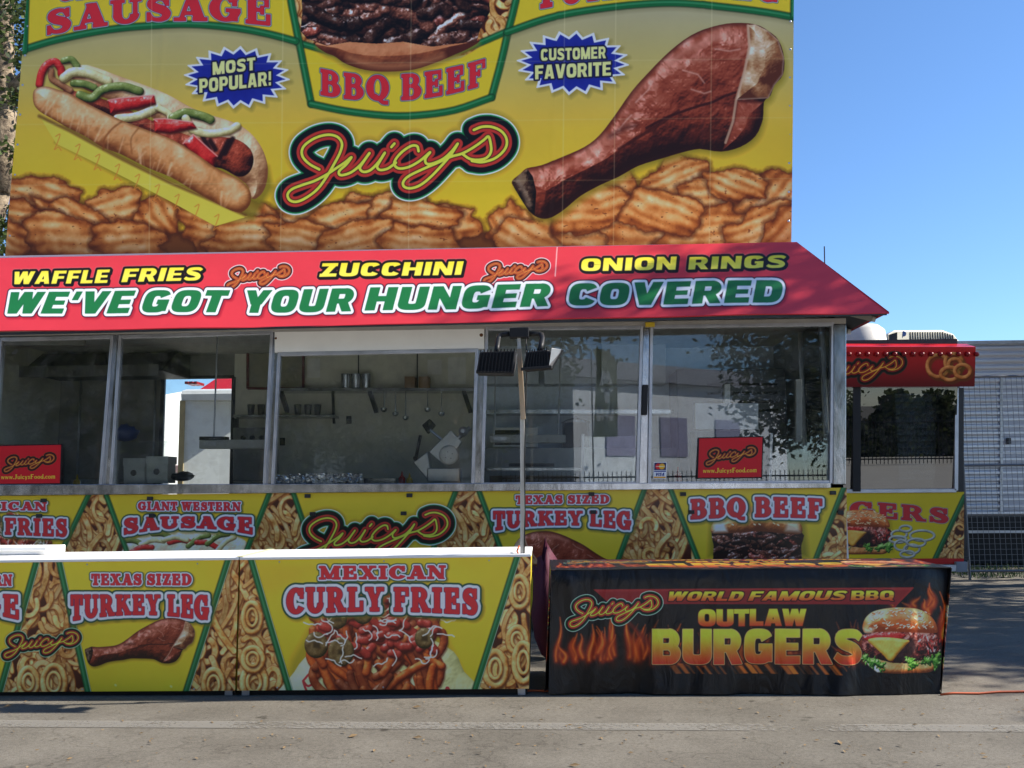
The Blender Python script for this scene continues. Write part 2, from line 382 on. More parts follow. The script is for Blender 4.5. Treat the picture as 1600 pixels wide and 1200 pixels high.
LEG = [(0, (30, 10, 7)), (.3, (70, 24, 14)), (.55, (108, 40, 23)), (.8, (134, 58, 37)), (1.1, (168, 98, 76))]
_LEGO = [(60, 850), (100, 815), (130, 790), (200, 775), (300, 735), (400, 690), (470, 635), (540, 545), (620, 430), (700, 340), (800, 240), (900, 165), (1000, 125), (1100, 108), (1200, 115), (1260, 145), (1310, 190), (1335, 270), (1330, 350), (1290, 400), (1270, 450), (1240, 480), (1235, 560), (1200, 640), (1130, 690), (1040, 712), (940, 700), (860, 715), (760, 745), (650, 780), (560, 830), (470, 870), (380, 920), (320, 970), (280, 1000), (230, 1025), (180, 1020), (140, 990), (100, 930), (70, 880)]
_LEGC = [(1165, 118), (1200, 115), (1260, 145), (1310, 190), (1335, 270), (1330, 350), (1290, 400), (1262, 462), (1110, 470), (1150, 330), (1172, 220)]
_LEGK = [(1110, 470), (1240, 478), (1235, 560), (1200, 640), (1130, 690), (1045, 708), (1062, 660), (1095, 570)]
_LEGB = [(60, 850), (100, 815), (132, 792), (158, 830), (174, 900), (166, 1008), (140, 990), (100, 930), (70, 880)]
def drumstick(p, M, sc, seed=3, dark=1.0, halo=True):
    """M maps the drawing's points to the sheet; sc = sheet units per drawing unit"""
    f = lambda pts: np.array([M(np.array(q, float)) for q in pts])
    k = lambda st: [(a, tuple(c*dark for c in cc)) for a, cc in st]
    body = spline(f(_LEGO), 3, True); ax = f([(300, 850), (1100, 350)]); an = np.arctan2(*(ax[1]-ax[0])[::-1])
    if halo: p.poly(body+[10*sc, 22*sc], (120, 104, 24), 0, 34*sc, .8)
    p.solid(body, 190*sc, k(LEG), seed, .34, 85*sc, spec=.34, edge=(24*sc, (46, 16, 10), .6))
    p.line(f([(760, 330), (860, 245), (980, 185), (1090, 160)]), 16*sc, (186, 120, 98), 26*sc, .5); p.line(f([(300, 790), (420, 730), (500, 670)]), 10*sc, (176, 104, 80), 18*sc, .45)
    for q_ in ([(640, 480), (700, 420), (720, 380)], [(860, 330), (930, 350), (960, 390)], [(560, 610), (600, 560), (620, 540)], [(900, 420), (960, 440), (990, 430)], [(1010, 230), (1080, 240), (1130, 230)]): p.line(f(q_), 3.5*sc, (196, 150, 132), 5*sc, .6)
    for q_ in ([(640, 700), (740, 660), (820, 650)], [(520, 640), (590, 600), (640, 590)], [(900, 640), (960, 620), (1040, 630)]): p.line(f(q_), 12*sc, (52, 16, 10), 22*sc, .6)
    p.solid(f(_LEGK), 90*sc, k(LEG), seed+3, .4, 60*sc, spec=.3, edge=(16*sc, (40, 14, 10), .6))
    pale = [(0, (76, 34, 18)), (.4, (134, 82, 48)), (.7, (172, 136, 98)), (1.1, (206, 188, 168))]
    p.solid(f(_LEGC), 110*sc, k(pale), seed+5, .8, 70*sc, spec=.2, edge=(10*sc, (190, 176, 160), .5))
    p.line(f([(1165, 120), (1172, 220), (1150, 330), (1110, 470), (1095, 570), (1060, 670)]), 6*sc, (176, 140, 112), 3*sc, .8)
    p.line(f([(690, 600), (800, 545), (900, 510), (1000, 480), (1060, 450), (1105, 435)]), 6*sc, (44, 12, 8), 2*sc, .85)
    p.line(f([(560, 700), (660, 640), (760, 580), (840, 520)]), 7*sc, (52, 16, 10), 4*sc, .7)
    p.solid(f(_LEGB), 60*sc, k([(0, (14, 8, 6)), (.5, (52, 30, 20)), (1, (110, 84, 62))]), seed+7, .9, 24*sc)
    p.line(f([(88, 850), (120, 905), (142, 960)]), 12*sc, (120, 100, 82), 10*sc, .5)
# ---- more food
BUN = [(0, (92, 40, 14)), (.3, (150, 80, 34)), (.55, (196, 128, 66)), (.8, (222, 168, 110)), (1.1, (244, 214, 170))]
WHITEB = [(0, (120, 80, 50)), (.35, (178, 148, 110)), (.7, (214, 192, 160)), (1.1, (240, 226, 205))]
REDP = [(0, (70, 8, 8)), (.4, (150, 22, 20)), (.8, (200, 46, 40)), (1.15, (238, 150, 140))]
GRNP = [(0, (28, 34, 10)), (.4, (74, 88, 34)), (.8, (118, 128, 62)), (1.15, (190, 196, 150))]
ONI = [(0, (110, 92, 50)), (.4, (172, 158, 104)), (.8, (210, 200, 156)), (1.15, (236, 230, 205))]
MEAT = [(0, (16, 6, 5)), (.4, (50, 24, 17)), (.7, (88, 44, 30)), (.95, (130, 80, 62)), (1.2, (200, 180, 170))]
LETT = [(0, (14, 44, 8)), (.4, (50, 104, 24)), (.8, (110, 160, 60)), (1.15, (200, 220, 140))]
def beef(p, pts, seed, size, n):
    rs = np.random.RandomState(seed); P = np.asarray(pts, float)
    p.set_clip(pts); p.poly(pts, (30, 13, 10))
    x0, y0 = P.min(0); x1, y1 = P.max(0)
    for i in range(n):
        cx, cy = rs.uniform(x0, x1), rs.uniform(y0, y1); a = rs.normal(0, .45); L = rs.uniform(12, 30)*size
        t = np.linspace(-1, 1, 9)
        q = np.stack([cx+L*t, cy+np.sin(a)*L*t+rs.uniform(-5, 5)*size*t*t+rs.uniform(-2, 2)*size*np.sin(4*t)], 1)
        hw = rs.uniform(2.4, 8.5)*size; k = rs.choice([.45, .6, .8, 1.05]); red = 1.25 if rs.rand() < .15 else 1
        p.line(q+[0, 1.5*size], hw, (10, 4, 4), 1.6*size, .7)
        p.solid(q, hw, [(a_, (min(255, c[0]*k*red), c[1]*k, c[2]*k)) for a_, c in MEAT], seed+i, .9, 7*size, line=hw, spec=.5, rough=1.6*size)
    p.set_clip(None)
def lettuce(p, pts, seed, size):
    rs = np.random.RandomState(seed)
    P = spline(pts, 8, True); n = len(P)
    P = P+rs.randn(n, 2)*1.1*size
    p.solid(P, 5*size, LETT, seed, .6, 4*size, rough=1.2*size)
def burger(p, M, sc, seed=11, cheese=True):
    """drawn in the units of the table cover's close view"""
    f = lambda pts: np.array([M(np.array(q, float)) for q in pts])
    p.solid(spline(f([(690, 770), (720, 800), (770, 835), (850, 845), (960, 843), (1080, 842), (1125, 810), (1140, 770), (1000, 740), (800, 740)]), 4, True), 30*sc, BUN, seed, .3, 30*sc)
    p.poly(f([(700, 770), (720, 800), (770, 838), (800, 838), (760, 800), (720, 765)]), (214, 206, 170), 0, 4*sc)
    beefp = spline(f([(682, 640), (700, 620), (800, 605), (950, 605), (1090, 615), (1135, 640), (1155, 690), (1140, 730), (1050, 770), (900, 785), (780, 765), (700, 740), (680, 690)]), 4, True)
    p.solid(beefp, 70*sc, [(0, (24, 8, 8)), (.4, (70, 24, 20)), (.7, (124, 50, 40)), (1.1, (190, 120, 100))], seed+1, 1.1, 22*sc, spec=.5, rough=5*sc)
    p.poly(f([(860, 700), (900, 660), (980, 640), (1000, 700), (960, 770), (880, 770)]), (26, 12, 14), 0, 22*sc, .8)
    p.solid(spline(f([(690, 640), (740, 618), (850, 612), (930, 622), (900, 650), (800, 650), (720, 660)]), 4, True), 14*sc, REDP, seed+2, .5, 14*sc, spec=.5)
    rs = np.random.RandomState(seed)
    for i in range(26):
        c = np.array([rs.uniform(1010, 1150), rs.uniform(625, 720)]); 
        p.line(f([c, c+[rs.uniform(-14, 14), rs.uniform(4, 22)]]), rs.uniform(2, 5)*sc, (190, 40, 34) if rs.rand() < .6 else (240, 190, 180), 2*sc, .8)
    if cheese:
        p.solid(spline(f([(715, 655), (760, 640), (850, 640), (950, 655), (935, 680), (890, 730), (858, 772), (832, 770), (800, 735), (760, 700)]), 3, True), 22*sc, [(0, (130, 76, 14)), (.4, (196, 136, 40)), (.8, (226, 176, 84)), (1.1, (242, 214, 150))], seed+4, .25, 40*sc)
    for q in ([(690, 730), (730, 755), (780, 770), (820, 800), (800, 840), (770, 810), (720, 800), (690, 770)], [(930, 752), (980, 765), (1010, 790), (990, 820), (965, 828), (940, 790)], [(1010, 790), (1060, 755), (1100, 750), (1150, 730), (1155, 770), (1120, 828), (1090, 800), (1040, 805)]):
        lettuce(p, f(q), seed+int(q[0][0]), 6*sc)
    dome = spline(f([(690, 600), (686, 570), (705, 525), (750, 490), (830, 472), (920, 468), (1010, 478), (1080, 515), (1118, 560), (1130, 610), (1100, 618), (1000, 612), (880, 606), (770, 608), (710, 615)]), 4, True)
    p.solid(dome, 75*sc, [(0, (120, 46, 14)), (.35, (176, 84, 34)), (.6, (208, 124, 60)), (.85, (228, 172, 112)), (1.1, (246, 220, 180))], seed+6, .5, 70*sc)
    p.poly(f([(830, 480), (1000, 490), (960, 590), (850, 590)]), (196, 74, 26), 0, 60*sc, .5)
    p.poly(f([(690, 585), (760, 585), (740, 612), (700, 612)]), (240, 224, 180), 0, 18*sc, .7)
    for i in range(95):
        t = rs.uniform(.05, .95); c = np.array([700+420*t, 606-rs.uniform(.12, .97)*136*max(.05, 1-(2*t-1)**4)**.5])
        a = rs.uniform(-.9, .9)
        e = np.array([np.cos(a), np.sin(a)])*6
        p.line(f([c-e+[1, 2], c+e+[1, 2]]), 4.2*sc, (130, 54, 18), 2*sc, .6)
        p.line(f([c-e, c+e]), 3.2*sc, (236, 206, 160) if rs.rand() < .75 else (190, 110, 60))

def burst(p, cx, cy, rx, ry, n, seed):
    rs = np.random.RandomState(seed)
    th = np.linspace(0, 2*np.pi, 2*n+1)[:-1]+.07
    r = np.where(np.arange(2*n) % 2 == 0, 1, .80)
    q = np.stack([cx+rx*r*np.cos(th), cy+ry*r*np.sin(th)], 1)
    p.poly(q+[3, 4], (110, 96, 40), 2, 7, .6)
    p.poly(q, (196, 204, 226), 1)
    p.poly(np.stack([cx+rx*.93*r*np.cos(th), cy+ry*.92*r*np.sin(th)], 1), (26, 34, 120))
    p.poly(np.stack([cx+rx*.7*r*np.cos(th), cy+ry*.7*r*np.sin(th)], 1), (22, 28, 112), 0, 8, .7)

REDT = (182, 34, 42)
def slab(p, txt, warp, k=1.0, gap=.13, white=(196, 200, 216), dark=(24, 62, 44), red=REDT, thin=False, bold=0, shadow=True):
    a, b = (1.3, 2.0) if thin else (4.6, 7.0)
    ly = []
    if shadow and not thin: ly.append((b*k+1, (96, 86, 20), 2.5*k, 4*k))
    ly += [(b*k, dark), (a*k, white), (.6*k, (70, 34, 70)), (0, red)]
    p.text(txt, SLAB, warp, ly, gap, 1.1*k, bold=bold*.45)

def green_bar(p, pts, w, k=1.0):
    p.line(pts, w+1.5*k, (16, 46, 22), 2*k, .9); p.line(pts, w, (18, 84, 40)); p.line(np.array(pts)-[w*.3, w*.3], w*.3, (60, 130, 84), w*.3, .7)

# ---------------------------------------------------------------- the big board over the roof
def paint_board():
    p = Print(-10, -130, 1262, 412, 1.5)
    sl, X, Y = p.win(p.x0, p.y0, p.x1, p.y1)
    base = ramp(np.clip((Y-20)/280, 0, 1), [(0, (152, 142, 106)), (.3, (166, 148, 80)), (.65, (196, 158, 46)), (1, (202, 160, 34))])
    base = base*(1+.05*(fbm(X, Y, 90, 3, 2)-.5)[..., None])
    p.a[:] = base
    yel = (202, 164, 34)
    arcL = spline([(36, 78), (90, 62), (170, 47), (240, 40), (300, 38), (370, 44), (420, 53), (462, 64)], 5)
    arcR = spline([(792, 50), (860, 27), (930, 14), (1010, 6), (1070, 5), (1140, 12), (1200, 20), (1246, 28)], 5)
    p.poly(np.vstack([arcL, [(445, -140), (50, -140)]]), yel); p.poly(np.vstack([arcR, [(1250, -140), (835, -140)]]), yel)
    # middle cell: fries, beef sandwich
    cell = [(444, -140), (466, 70), (560, 95), (640, 101), (730, 84), (792, 48), (830, -140)]
    curly(p, cell, 5, 1.5)
    arcM = spline([(464, 66), (520, 88), (590, 108), (640, 112), (700, 100), (760, 70), (794, 48)], 5)
    p.poly([(466, 66), (490, 78), (560, 100), (640, 106), (720, 90), (790, 50), (768, 150), (700, 174), (620, 180), (550, 172), (486, 162)], yel)
    green_bar(p, spline([(464, 66), (500, 76), (540, 86), (600, 92), (680, 88), (740, 70), (794, 48)], 4), 4)
    f3 = lambda q: [(420+x/3.333, y/3.333) for x, y in q]
    bun = spline(f3([(240, 225), (290, 270), (340, 290), (400, 330), (500, 362), (620, 372), (760, 360), (880, 320), (960, 285), (1040, 250), (1100, 205), (1000, 190), (700, 205), (450, 210), (330, 205)]), 4, True)
    p.poly(bun+[0, 6], (120, 104, 30), 0, 8, .8)
    p.solid(bun, 36, [(0, (70, 28, 16)), (.4, (126, 62, 34)), (.7, (164, 92, 54)), (1.1, (200, 140, 96))], 4, .3, 30)
    beef(p, f3([(150, -400), (175, 60), (165, 160), (200, 200), (300, 235), (420, 215), (560, 225), (700, 215), (850, 240), (960, 225), (1080, 215), (1100, 150), (1150, 60), (1130, -400)]), 21, 1.5, 260)
    p.line(spline(f3([(420, 300), (520, 335), (640, 345), (780, 330), (900, 290)]), 4), 5, (190, 120, 76), 10, .55)
    # frames
    green_bar(p, spline([(444, -140), (452, -20), (462, 40), (470, 80), (486, 162)], 4), 4.5)
    green_bar(p, spline([(836, -140), (806, 0), (794, 48), (784, 92), (768, 152)], 4), 4.5)
    green_bar(p, spline([(486, 162), (540, 173), (600, 180), (650, 180), (710, 172), (768, 152)], 4), 4.5)
    for a in (arcL, arcR):
        p.line(a+[1, 6], 3, (80, 74, 40), 10, .5); green_bar(p, a, 4.5)
    green_bar(p, [(46, -140), (38, 80)], 4.5); green_bar(p, [(1241, -140), (1240, 26)], 4)
    # words
    slab(p, 'SAUSAGE', lambda u, v: (72+352*u, 56-62*u+46*u*u-(38+6*u)*v-6*u*(1-u)*4*(1-v)*.5), 1.05, thin=True, bold=.6)
    slab(p, 'GIANT WESTERN', lambda u, v: (92+320*u, 4-46*u+30*u*u-26*v), 1, thin=True)
    slab(p, 'TURKEY LEG', lambda u, v: (838+380*u, 14-66*u*(1-u)-8*u-52*v), 1.1, thin=True, bold=.8)
    slab(p, 'TEXAS SIZED', lambda u, v: (870+300*u, -50-40*u*(1-u)-28*v), 1, thin=True)
    slab(p, 'BBQ BEEF', lambda u, v: (500+259*u, 147+17*4*u*(1-u)-18*u-40*v+2*u), 1.05, thin=True, bold=.4, white=(176, 170, 178))
    burst(p, 370, 120.5, 82, 48, 20, 1); burst(p, 895, 98, 87, 50, 20, 2)
    gold = (206, 190, 120)
    st = [(2.6, (18, 18, 46)), (0, gold)]
    p.text('MOST', BLOCK, straight(332, 117, 399, 109, 20), st, .1); p.text('POPULAR!', BLOCK, straight(311, 145, 424, 133, 22), st, .09)
    p.text('CUSTOMER', BLOCK, straight(845, 95, 947, 91, 19), st, .09); p.text('FAVORITE', BLOCK, straight(836, 124, 955, 118, 22), st, .09)
    # waffle fries along the foot
    p.poly([(-10, 350), (60, 345), (300, 362), (600, 350), (800, 366), (900, 350), (1262, 330), (1262, 420), (-10, 420)], (104, 54, 22), 0, 4)
    rows = [(60, 303, 62, 24, .05), (178, 330, 48, 30, -.15), (250, 335, 30, 34, 1.1), (560, 340, 48, 30, -.4), (470, 352, 45, 34, .35), (610, 326, 52, 26, -.3), (700, 348, 46, 24, .1), (800, 360, 40, 32, 1.4), (862, 350, 30, 30, 1.5), (960, 300, 38, 30, -.5), (1060, 285, 52, 30, -.25), (1110, 312, 56, 34, -.15), (1205, 318, 64, 44, -.62), (330, 350, 52, 36, .5), (640, 350, 44, 26, .2)]
    mid = [(20, 330, 50, 22, .1), (110, 345, 60, 26, .35), (290, 358, 60, 26, .6), (395, 348, 46, 28, .5), (430, 362, 40, 26, -.5), (520, 352, 52, 30, -.35), (585, 322, 44, 22, -.5), (660, 340, 56, 24, .2), (755, 352, 50, 28, -.1), (905, 345, 50, 26, -.45), (985, 330, 56, 28, .4), (1150, 290, 46, 22, .1), (1230, 300, 40, 34, -.7)]
    low = [(40, 352, 62, 34, .35), (110, 375, 70, 36, .3), (200, 380, 54, 30, .1), (290, 376, 62, 34, -.3), (390, 372, 60, 34, -.2), (480, 384, 60, 34, .2), (570, 378, 62, 32, -.2), (650, 382, 60, 30, .15), (740, 384, 66, 30, -.1), (840, 384, 60, 34, .3), (930, 366, 60, 32, .3), (1010, 372, 66, 36, .1), (1100, 368, 70, 38, -.3), (1190, 374, 66, 40, -.5), (1245, 370, 50, 44, -.6), (0, 380, 40, 36, .2), (1030, 330, 62, 30, .15), (920, 330, 56, 30, -.35)]
    for i, (x, y, a, b, g) in enumerate(rows+[q for k_, q in enumerate(mid) if k_ % 2]+[q for k_, q in enumerate(low) if k_ not in (3, 8)]): waffle(p, x, y, a*1.12, b*1.15, 40+i, g, .06 if i in (1, 3, 11, 6, 5) else 0)
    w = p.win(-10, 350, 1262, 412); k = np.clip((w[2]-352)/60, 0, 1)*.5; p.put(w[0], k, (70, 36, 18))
    # hot dog
    rs_ = np.random.RandomState(3)
    g = lambda q: [(x/3, y/3) for x, y in q]
    p.poly(np.array(g([(250, 650), (600, 840), (1000, 1030), (1180, 1010), (1270, 860), (1250, 760), (1000, 560), (420, 330)]))+[3, 6], (112, 98, 22), 0, 9, .8)
    tray = g([(185, 540), (330, 610), (560, 735), (800, 850), (1000, 935), (1160, 1015), (1010, 1060), (800, 945), (600, 840), (400, 740), (265, 675), (225, 610)])
    p.poly(tray, (196, 172, 58)); 
    for i in range(9):
        c = np.array([262+i*93, 640+i*47.])
        q = spline(g([c+[0, 0], c+[20, -10], c+[8, 30], c+[-6, 62], c+[12, 50], c+[26, 66]]), 4)
        p.line(q, .7, (186, 110, 40), .5, .9)
    p.line(g([(185, 545), (330, 615), (560, 740), (800, 858), (1000, 942), (1150, 1008)]), 2.5, (96, 60, 22), 3, .8)
    p.solid(spline(g([(320, 335), (390, 305), (460, 320), (540, 350), (640, 385), (720, 415), (800, 450), (880, 495), (960, 530), (1060, 560), (1130, 590), (1190, 640), (1235, 710), (1255, 790), (1245, 870), (1215, 920), (1180, 930), (1150, 860), (1000, 760), (800, 600), (600, 500), (400, 420)]), 4, True), 34, [(0, (110, 62, 34)), (.4, (172, 126, 84)), (.75, (206, 178, 140)), (1.1, (232, 212, 180))], 6, .4, 26)
    p.solid(spline(g([(300, 420), (500, 470), (700, 560), (900, 640), (1000, 640), (1100, 650), (1165, 690), (1188, 745), (1170, 805), (1120, 828), (1040, 790), (900, 760), (700, 640), (500, 540), (360, 490)]), 4, True), 22, [(0, (26, 8, 6)), (.4, (96, 34, 20)), (.7, (150, 58, 36)), (1.1, (196, 110, 84))], 7, .5, 14, spec=.3)
    for a, b in (((985, 660), (1010, 700)), ((1030, 740), (1070, 660)), ((1055, 720), (1090, 650)), ((950, 640), (980, 700))): p.line(g([a, b]), 4, (24, 8, 8), 3, .9)
    def strip(pts, w, st, sd): p.line(np.array(g(pts))+[1, 2], w/6, (40, 16, 8), 3, .7); p.solid(spline(g(pts), 6), w/6, st, sd, .3, 9, line=w/6, spec=.35)
    strip([(240, 330), (245, 370), (290, 400), (330, 425)], 30, [(0, (60, 26, 14)), (.5, (130, 76, 44)), (1, (180, 130, 90))], 60)
    strip([(185, 395), (195, 345), (220, 305), (258, 290), (285, 320), (288, 345)], 36, REDP, 61)
    strip([(300, 285), (335, 280), (362, 310)], 32, GRNP, 62); strip([(345, 390), (400, 395), (440, 410)], 34, GRNP, 63)
    strip([(300, 365), (345, 338), (420, 345), (505, 380)], 44, ONI, 64); strip([(375, 445), (430, 460), (480, 420), (570, 405), (655, 428)], 40, GRNP, 65)
    strip([(550, 555), (640, 545), (740, 505)], 40, ONI, 66); strip([(740, 505), (790, 530), (800, 560)], 30, ONI, 67)
    strip([(810, 552), (870, 528), (950, 545), (985, 560)], 42, GRNP, 68); strip([(870, 555), (900, 605), (980, 625), (1070, 612), (1110, 590)], 38, ONI, 69)
    for i, q in enumerate(([(505, 470), (560, 460), (722, 446), (732, 488), (620, 512), (518, 532)], [(720, 560), (770, 556), (900, 572), (922, 600), (800, 624), (728, 618)], [(858, 672), (905, 630), (1018, 732), (1000, 782), (950, 762)])):
        p.poly(np.array(g(q))+[1, 2], (40, 14, 8), 0, 3, .8); p.solid(g(q), 10, REDP, 70+i, .35, 10, spec=.5)
        p.line(g([q[0], q[1], q[2]]), 1.1, (216, 140, 130), .8, .8)
    p.solid(spline(g([(155, 440), (170, 415), (215, 405), (270, 420), (330, 440), (400, 480), (480, 520), (560, 560), (640, 590), (720, 620), (800, 650), (870, 690), (940, 735), (1010, 785), (1080, 820), (1140, 855), (1175, 905), (1170, 960), (1130, 995), (1080, 985), (1000, 945), (900, 890), (800, 830), (700, 790), (620, 750), (560, 720), (480, 690), (400, 640), (320, 600), (250, 560), (190, 525), (160, 490)]), 3, True), 25, [(0, (96, 46, 18)), (.3, (146, 84, 40)), (.55, (186, 124, 70)), (.8, (206, 158, 110)), (1.1, (230, 206, 178))], 8, .5, 34, edge=(5, (104, 54, 22), .6), spec=.2)
    p.set_clip(spline(g([(155, 440), (170, 415), (215, 405), (270, 420), (330, 440), (400, 480), (480, 520), (560, 560), (640, 590), (720, 620), (800, 650), (870, 690), (940, 735), (1010, 785), (1080, 820), (1140, 855), (1175, 905), (1170, 960), (1130, 995), (1080, 985), (1000, 945), (900, 890), (800, 830), (700, 790), (620, 750), (560, 720), (480, 690), (400, 640), (320, 600), (250, 560), (190, 525), (160, 490)]), 3, True))
    for k_ in range(46):
        u = rs_.uniform(0, 1); c = np.array((175+900*u, 440+470*u)); L_ = rs_.uniform(16, 60); p.line(g([c+[rs_.uniform(-20, 30), rs_.uniform(-10, 40)], c+[L_*.5-30, L_+40]]), rs_.uniform(.6, 1.6), (224, 190, 148) if k_ % 3 else (150, 84, 38), 2.2, rs_.uniform(.2, .5))
    p.set_clip(None)
    p.line(spline(g([(570, 570), (530, 600), (490, 650), (485, 700)]), 5), 1.4, (120, 60, 24), 2, .8); p.line(spline(g([(650, 600), (615, 650), (618, 720)]), 5), 1.2, (130, 70, 30), 2, .7)
    drumstick(p, lambda q: (780+q[0]/3, q[1]/3), 1/3.)
    logo(p, 453, 178.5, 1.0, glow=(186, 204, 190))
    # creases of the folded vinyl, painted pale as folds catching the sun
    for x in (235, 440, 640, 880, 960, 1110): p.line([(x+4, -130), (x-2, 412)], .7, (205, 196, 150), .8, .3)
    for y in (98, 190, 285): p.line([(0, y+5), (1250, y-6)], .7, (190, 180, 130), .8, .22)
    return p

# ---------------------------------------------------------------- awning face
def paint_awning():
    p = Print(-70, 366, 1400, 530, 1.5, (216, 60, 70))
    sl, X, Y = p.win(p.x0, p.y0, p.x1, p.y1)
    p.a[:] = np.array((216, 58, 68))*(1+.05*(fbm(X, Y*2, 60, 3, 4)-.5)[..., None])
    yl = lambda X, Y: ramp(np.clip(.5+.5*np.sin((Y-X*-.016)*.22), 0, 1)*.15+.5, [(.4, (236, 214, 40)), (.7, (246, 232, 90))])
    ly = [(4.6, (214, 96, 96), 0), (3.4, (22, 16, 14), 1.6), (3.6, (22, 16, 14)), (0, yl)]
    def line(txt, x0, x1, t0, b0, t1, b1, lay, sl_=.16, gap=.08):
        p.text(txt, BLOCK, lambda u, v: (x0+(x1-x0)*u, (b0+(b1-b0)*u)+((t0+(t1-t0)*u)-(b0+(b1-b0)*u))*v), lay, gap, .4, sl_)
    line('WAFFLE', 21, 174, 425, 445, 421, 442, ly, .22, .13); line('FRIES', 196, 321, 420, 441, 417, 438, ly, .22, .13)
    line('ZUCCHINI', 509, 731, 411, 432, 408, 429, ly, .14, .13)
    line('ONION', 916, 1062, 404, 424, 401, 422, ly, .05, .13); line('RINGS', 1081, 1229, 402, 422, 398, 418, ly, .05, .13)
    for x, y in ((366, 410), (768, 403)):
        logo(p, x, y, .283, glow=(235, 235, 235), halo=False, grn=(235, 235, 235), blk=(60, 20, 14), red=(196, 84, 40), yel=(226, 130, 60))
    g2 = [(6.6, (150, 20, 40), 3, 3), (6.2, (50, 20, 36)), (4.7, (236, 236, 236)), (.4, (24, 76, 50)), (0, (32, 116, 62))]
    line("WE'VE", 8, 208, 458, 491.5, 454.5, 489, g2, .34, .16); line('GOT', 227, 357, 454, 488.5, 453, 487, g2, .3, .16)
    line('YOUR', 388, 560, 453, 487, 450, 485, g2, .24, .16); line('HUNGER', 582, 867, 449, 484, 444, 479, g2, .2, .16)
    line('COVERED', 898, 1223, 444, 478.5, 438, 473, g2, .12, .16)
    p.line([(879, 370), (877, 432)], .8, (236, 220, 210), .6, .8)
    return p

